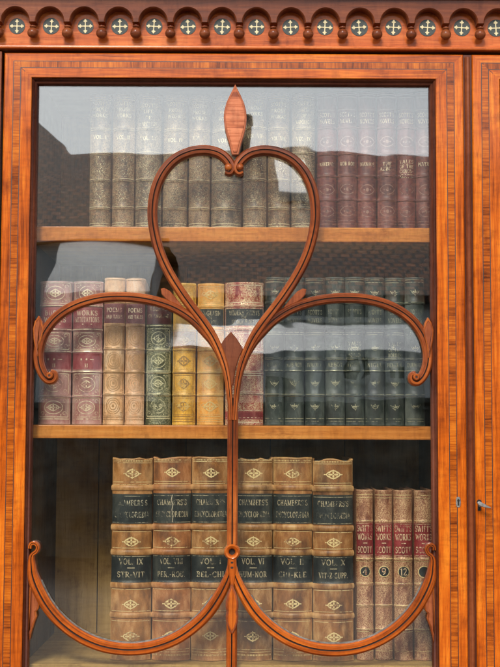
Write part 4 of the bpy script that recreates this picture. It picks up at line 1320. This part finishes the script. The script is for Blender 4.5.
for i, (x0, x1, tp_) in enumerate(BX):
    r_ = random.Random(200 + i)
    def q(h, hs, i=i, r_=r_):
        out = []
        y = 103 + r_.uniform(-1.5, 2.5)
        for t in (("SCOTT'S", 'PROSE', 'WORKS') if i not in (2, 8) else ("SCOTT'S", 'LIFE', 'OF', 'NAPOLEON')):
            out += text_quads(t, h * .026, hs * 1.25, 0, tb(y) * h)
            y += 6.0
        out += text_quads('VOL. ' + ('I', 'II', 'III', 'IV', 'V', 'VI', 'VII', 'VIII', 'IX')[i], h * .028, hs * 1.1, 0, tb(136 + r_.uniform(-2, 2)) * h)
        for c in (96, 98, 126, 128, 150, 152, 176, 178, 203, 205, 219, 221.5):
            out += rule(tb(c) * h, hs * .92, h * .0036)
        for a, b in ((154, 174), (180, 201)):
            for k in range(90):
                u = r_.gauss(0, .42)
                if abs(u) < .88:
                    out.append(ell(u * hs, tb(r_.uniform(a, b) if k % 3 else r_.gauss(b - 6, 3)) * h, h * r_.uniform(.0012, .0036), h * r_.uniform(.0012, .0026), 6, r_.uniform(0, 3)))
        return out
    make_book(x0, x1, tp_, 0, .056 + rnd.uniform(-.001, .003), .15, {'leather': bro[i % 3]}, [tb(127), tb(151), tb(177), tb(204)], .0006, .0016, BLAB[i], 'brown gilt books of the top row', [
        {'part': 'gilt_pattern', 'quads': q, 'gold': g_bro}], curve=58, tilt=rnd.uniform(-.15, .15))

mar = [leather('maroon calf', (0.120, 0.022, 0.020), worn=.5, pale=(0.26, 0.09, 0.075)), leather('dull maroon calf', (0.110, 0.024, 0.021), worn=.55, pale=(0.24, 0.09, 0.075))]
g_mar = gold_mat('gold leaf on maroon calf', (0.74, 0.58, 0.38), .38, (0.10, 0.035, 0.03))
g_marl = gold_mat('dim blind tooling on maroon', (0.30, 0.17, 0.13), .40, (0.09, 0.03, 0.025))
MX = [317.0, 337.4, 357.6, 377.6, 397.6, 416.6, 435.8]
MLAB = ['maroon novel touching the brown gilt books', 'maroon novel second from the brown gilt books', 'maroon novel third from the brown gilt books', 'maroon novel with a two line subtitle in the top row', 'maroon novel with a four line gilt subtitle, second from the door stile', 'maroon novel half hidden by the door stile at the end of the top row']
for i in range(6):
    r_ = random.Random(300 + i)
    def q(h, hs, i=i, r_=r_):
        out = text_quads("SCOTT'S", h * .030, hs * 1.4, 0, tb(114) * h) + text_quads('NOVELS', h * .030, hs * 1.35, 0, tb(120.2) * h)
        for k, t in enumerate((('WAVERLEY',), ('ROB ROY',), ('IVANHOE',), ('THE', 'ABBOT'), ('TALES', 'OF THE', 'CANON-', 'GATE'), ('PEVERIL',))[i]):
            out += text_quads(t, h * .026, hs * 1.35, 0, tb(161.5 - (2.5 * (i == 4)) + k * 4.6) * h)
        return out
    def q2(h, hs):
        out = []
        for c in (140, 186, 207):
            out += lens(tb(c) * h, hs * 1.35, h * .085)
        for c in (94.5, 97, 109, 125.5, 127.5, 151, 153, 172, 174, 195, 197, 216, 219):
            out += rule(tb(c) * h, hs * .93, h * .0036)
        return out
    make_book(MX[i] + .3, MX[i + 1] - .3, 92.0 + rnd.uniform(-.4, .6), 0, .057 + rnd.uniform(-.001, .002), .125, {'leather': mar[i % 2]}, [tb(126.5), tb(152), tb(173), tb(196)], .0010, .0016, MLAB[i], 'maroon novels of the top row', [
        {'part': 'lettering', 'quads': q, 'gold': g_mar}, {'part': 'gilt_pattern', 'quads': q2, 'gold': g_marl}], curve=60)

# ------------------------------------------------------------------ the place that the panes mirror
def paving():
    mt, nt, bs = new_mat('dark wet paving')
    v = coords(nt, 'Object', (1, 1, 1), shuffle=False)
    n = N(nt, 'ShaderNodeTexNoise', Scale=2.5, Detail=8.0, Roughness=.65)
    nt.links.new(v, n.inputs['Vector'])
    rp = ramp(nt, n.outputs[0], [(0.3, (0.035, 0.033, 0.030)), (0.7, (0.09, 0.085, 0.075))])
    nt.links.new(rp.outputs[0], bs.inputs['Base Color'])
    bs.inputs['Roughness'].default_value = .85
    bump(nt, bs, n.outputs[0], .01)
    return mt
gr = MB()
gr.face([(-300, -300, 0), (300, -300, 0), (300, 300, 0), (-300, 300, 0)])
g_ = gr.build('ground', paving())
tag(g_, kind='structure')

def tiles():
    mt, nt, bs = new_mat('brown clay roof tiles')
    tc = nt.nodes.new('ShaderNodeTexCoord')
    br = N(nt, 'ShaderNodeTexBrick', Scale=1.0)
    br.offset = .5
    nt.links.new(tc.outputs['UV'], br.inputs['Vector'])
    br.inputs['Color1'].default_value = (0.46, 0.165, 0.065, 1)
    br.inputs['Color2'].default_value = (0.22, 0.075, 0.030, 1)
    br.inputs['Mortar'].default_value = (0.02, 0.015, 0.012, 1)
    br.inputs['Mortar Size'].default_value = .03
    br.inputs['Brick Width'].default_value = .21
    br.inputs['Row Height'].default_value = .26
    n = N(nt, 'ShaderNodeTexNoise', Scale=0.9, Detail=8.0, Roughness=.75)
    nt.links.new(tc.outputs['UV'], n.inputs['Vector'])
    rp = ramp(nt, n.outputs[0], [(.34, (.35, .33, .32)), (.64, (1.35, 1.3, 1.2))])
    nt.links.new(mix(nt, .8, br.outputs[0], rp.outputs[0], 'MULTIPLY'), bs.inputs['Base Color'])
    bs.inputs['Roughness'].default_value = .8
    bump(nt, bs, br.outputs['Fac'], -.02)
    return mt
T_M = tiles()
WALL = plain('pale lime render', (0.80, 0.79, 0.76), .9, vary=.04, scale=1.5)
DARKW = plain('dark window glass', (0.02, 0.022, 0.025), .15, vary=.1, scale=2)
WHITE = plain('white painted joinery', (0.78, 0.78, 0.75), .5, vary=.05, scale=4)
MYB = DIST + .028 + 0.0                                    # the panes' mirror image of the eye lies as far behind them
def RZ(py, yb):                                           # height that a mirrored pixel row meets at distance yb before the door
    L_ = yb + MYB
    return ZC + (437.5 - py) / F_PX * L_ * 1.003
def RX(px, yb):
    return (px - 250.0) / F_PX * (yb + MYB)
house = empty('house', (0, -18, 0), 'pale rendered house under a brown tiled roof, seen mirrored in the door glass', 'house')
def part(mb, name, mats, par=house, **kw):
    o = mb.build(name, mats, par, **kw)
    o.location = (0, 18, 0) if par is house else (0, 0, 0)
    return o
YE, YR = 18.0, 30.0
ze, zr = RZ(296, YE), RZ(151, YR)
xl_, xr_ = RX(172, YE), RX(640, YE)
w_ = MB()
w_.box(xl_, xr_, -41, -18.3, 0, ze, 'x')
hw_ = part(w_, 'wall', WALL)
rf = MB()
def slope(mb, x0, x1, z0, z1, y0, y1, th=.10):
    sl = math.hypot(z1 - z0, y1 - y0)
    mb.face([(x0, y0, z0), (x1, y0, z0), (x1, y1, z1), (x0, y1, z1)], [(x0, 0), (x1, 0), (x1, sl), (x0, sl)])
    mb.face([(x0, y0, z0 - th), (x0, y1, z1 - th), (x1, y1, z1 - th), (x1, y0, z0 - th)], [(0, 0)] * 4)
    mb.face([(x0, y0, z0 - th), (x1, y0, z0 - th), (x1, y0, z0), (x0, y0, z0)], [(x0, 0), (x1, 0), (x1, th), (x0, th)])
    for x in (x0, x1):
        mb.face([(x, y0, z0 - th), (x, y0, z0), (x, y1, z1), (x, y1, z1 - th)], [(0, 0)] * 4)
slope(rf, RX(-300, YE), xr_ + .3, ze, zr, -YE, -YR)
slope(rf, RX(-300, YE), xr_ + .3, ze, zr, -42.0, -YR)
roof = part(rf, 'roof', T_M)
# chimney beside the finial
ch = MB()
cxa, cxb = RX(238, 29.5), RX(250.5, 29.5)
ch.box(cxa, cxb, -30.3, -29.5, zr - .8, RZ(107, 29.5), 'z')
ch.box(cxa - .04, cxb + .04, -30.34, -29.46, RZ(112, 29.5), RZ(109, 29.5), 'x')
part(ch, 'chimney', plain('sooty brick', (0.07, 0.05, 0.04), .9, scale=6))
# white roof hatch
def on_roof(py):
    # solve where the mirrored ray of row py meets the slope
    lo, hi = YE, YR
    for _ in range(40):
        mid = (lo + hi) / 2
        if RZ(py, mid) > ze + (zr - ze) * (mid - YE) / (YR - YE):
            lo = mid
        else:
            hi = mid
    return mid
ya, yb = on_roof(196), on_roof(164)
sk = MB()
za, zb = RZ(196, ya), RZ(164, yb)
xa, xb = RX(280, ya), RX(312, ya)
for q in ([(xa, -ya, za + .14), (xb, -ya, za + .14), (xb, -yb, zb + .14), (xa, -yb, zb + .14)], [(xa, -ya, za - .1), (xb, -ya, za - .1), (xb, -ya, za + .14), (xa, -ya, za + .14)],
          [(xa, -yb, zb - .1), (xb, -yb, zb - .1), (xb, -yb, zb + .14), (xa, -yb, zb + .14)], [(xa, -ya, za - .1), (xa, -ya, za + .14), (xa, -yb, zb + .14), (xa, -yb, zb - .1)], [(xb, -ya, za - .1), (xb, -ya, za + .14), (xb, -yb, zb + .14), (xb, -yb, zb - .1)],
          [(xa, -ya, za - .1), (xb, -ya, za - .1), (xb, -yb, zb - .1), (xa, -yb, zb - .1)]):
    sk.face(q)
SKYL = plain('milky rooflight', (0.26, 0.27, 0.27), .2, vary=.45, scale=1.1, coat=0.6)
part(sk, 'rooflight', SKYL)
# cross wing with a pale upper wall and a hipped roof
YW = 17.0
wx0, wx1 = RX(-260, YW), RX(150, YW)
zw = RZ(243, YW)
ww_ = MB()
ww_.box(wx0, wx1, -41.5, -YW - .3, 0, zw, 'x')
part(ww_, 'wing_wall', WALL)
hp = MB()
x0h, x1h, xr0, xr1 = wx0 - .3, wx1 + .25, RX(-200, YR), RX(20, YR)
zh = RZ(108, YR)
zb_ = zw
A = [(x0h, -YW + .0, zb_), (x1h, -YW + .0, zb_), (x1h, -42, zb_), (x0h, -42, zb_)]
r1, r2 = (xr0, -YR, zh), (xr1, -YR, zh)
hp.face([A[0], A[1], r2, r1], [(p[0], (p[1] + YW) * -1.1) for p in (A[0], A[1], r2, r1)])
hp.face([A[1], A[2], r2], [(p[1], p[0]) for p in (A[1], A[2], r2)])
hp.face([A[2], A[3], r1, r2], [(p[0], p[1]) for p in (A[2], A[3], r1, r2)])
hp.face([A[3], A[0], r1], [(p[1], p[0]) for p in (A[3], A[0], r1)])
hp.face(list(reversed(A)))
part(hp, 'wing_roof', T_M)
# pale slope added to mirror bright before the wing; glazed veranda along the front
def lean(name, pxa, pxb, y0, py0, y1, py1, th=.08):
    mb = MB()
    x0, x1, z0, z1 = RX(pxa, y0), RX(pxb, y0), RZ(py0, y0), RZ(py1, y1)
    slope(mb, x0, x1, z0, z1, -y0, -y1, th)
    part(mb, name, SKYL)
    return x0, x1, z0
lean('added_pale_slope', 44, 148, 15.6, 291, 16.95, 247)
va = lean('veranda_roof', -60, 428, 15.2, 349, 16.9, 324)
for px in (262, 318, 372, 428, 205, 150, 95, 40):
    mb = MB()
    xv = RX(px, 15.3)
    mb.box(xv - .05, xv + .05, -15.4, -15.3, 0, va[2] - .082, 'z')
    part(mb, 'veranda_post', WHITE)
# windows and door of the main wall
def window(x0, x1, z0, z1, y, bars=1):
    f = MB()
    t = .07
    f.box(x0, x1, y, y + .08, z0, z0 + t); f.box(x0, x1, y, y + .08, z1 - t, z1)
    f.box(x0, x0 + t, y, y + .08, z0 + t, z1 - t, 'z'); f.box(x1 - t, x1, y, y + .08, z0 + t, z1 - t, 'z')
    for k in range(bars):
        xm = x0 + (x1 - x0) * (k + 1) / (bars + 1)
        f.box(xm - .025, xm + .025, y, y + .06, z0 + t, z1 - t, 'z')
    o = part(f, 'window', WHITE)
    g = MB()
    g.box(x0 + t, x1 - t, y + .005, y + .03, z0 + t, z1 - t)
    part(g, 'pane', DARKW, o)
yw = -18.3
for a, b, c, d_ in ((262, 372, 302, 322), (340, 378, 383, 350), (384, 408, 385, 362), (262, 300, 420, 372), (215, 245, 395, 345)):
    x0, x1, z0, z1 = RX(a, 18.3), RX(b, 18.3), RZ(c if c > d_ else d_, 18.3), RZ(d_ if c > d_ else c, 18.3)
    window(x0, x1, z0, z1, yw, 1 if b - a < 60 else 4)

# dark wall added before the house to darken the lower reflections
gw = MB()
gw.box(-9, 9, -15.0, -14.6, 0, RZ(408, 14.6), 'x')
gw.box(-9.05, 9.05, -15.06, -14.54, RZ(408, 14.6), RZ(408, 14.6) + .06, 'x')
o = gw.build('added_dark_wall', plain('plain dark stone', (0.11, 0.11, 0.09), .9, vary=.4, scale=5, bmp=.02))
tag(o, 'low plain dark stone wall before the house, added to darken the lower reflections', 'wall')

# ------------------------------------------------------------------ light
SUN_EL, SUN_AZ = 38.0, 9.0            # degrees; azimuth from straight behind the camera towards its left
sun_d = bpy.data.lights.new('sun', 'SUN')
sun_d.energy = 1.5
sun_d.angle = R(14)
sun_d.color = (1.0, 0.955, 0.90)
sun = bpy.data.objects.new('sun', sun_d)
COL.objects.link(sun)
dirv = Vector((-math.sin(R(SUN_AZ)) * math.cos(R(SUN_EL)), -math.cos(R(SUN_AZ)) * math.cos(R(SUN_EL)), math.sin(R(SUN_EL))))
sun.rotation_euler = dirv.to_track_quat('Z', 'Y').to_euler()
sun.location = dirv * 30
wd = bpy.data.worlds.new('World')
scene.world = wd
wd.use_nodes = True
nt = wd.node_tree
bg = nt.nodes['Background']
sky = nt.nodes.new('ShaderNodeTexSky')
sky.sky_type = 'NISHITA'
sky.sun_disc = False
sky.sun_elevation = R(SUN_EL)
sky.sun_rotation = math.atan2(dirv.x, dirv.y)
sky.air_density, sky.dust_density, sky.ozone_density = 1.0, 1.6, 1.0
hs = nt.nodes.new('ShaderNodeHueSaturation')
hs.inputs['Saturation'].default_value = .38
nt.links.new(sky.outputs[0], hs.inputs['Color'])
nt.links.new(hs.outputs[0], bg.inputs['Color'])
bg.inputs['Strength'].default_value = 0.12

vs = scene.view_settings
vs.view_transform, vs.look, vs.exposure, vs.gamma = 'Standard', 'None', 1.0, 1.0
cy = scene.cycles
cy.max_bounces, cy.diffuse_bounces, cy.glossy_bounces, cy.transparent_max_bounces = 8, 4, 4, 12
cy.sample_clamp_indirect = 6.0
cy.use_denoising = True
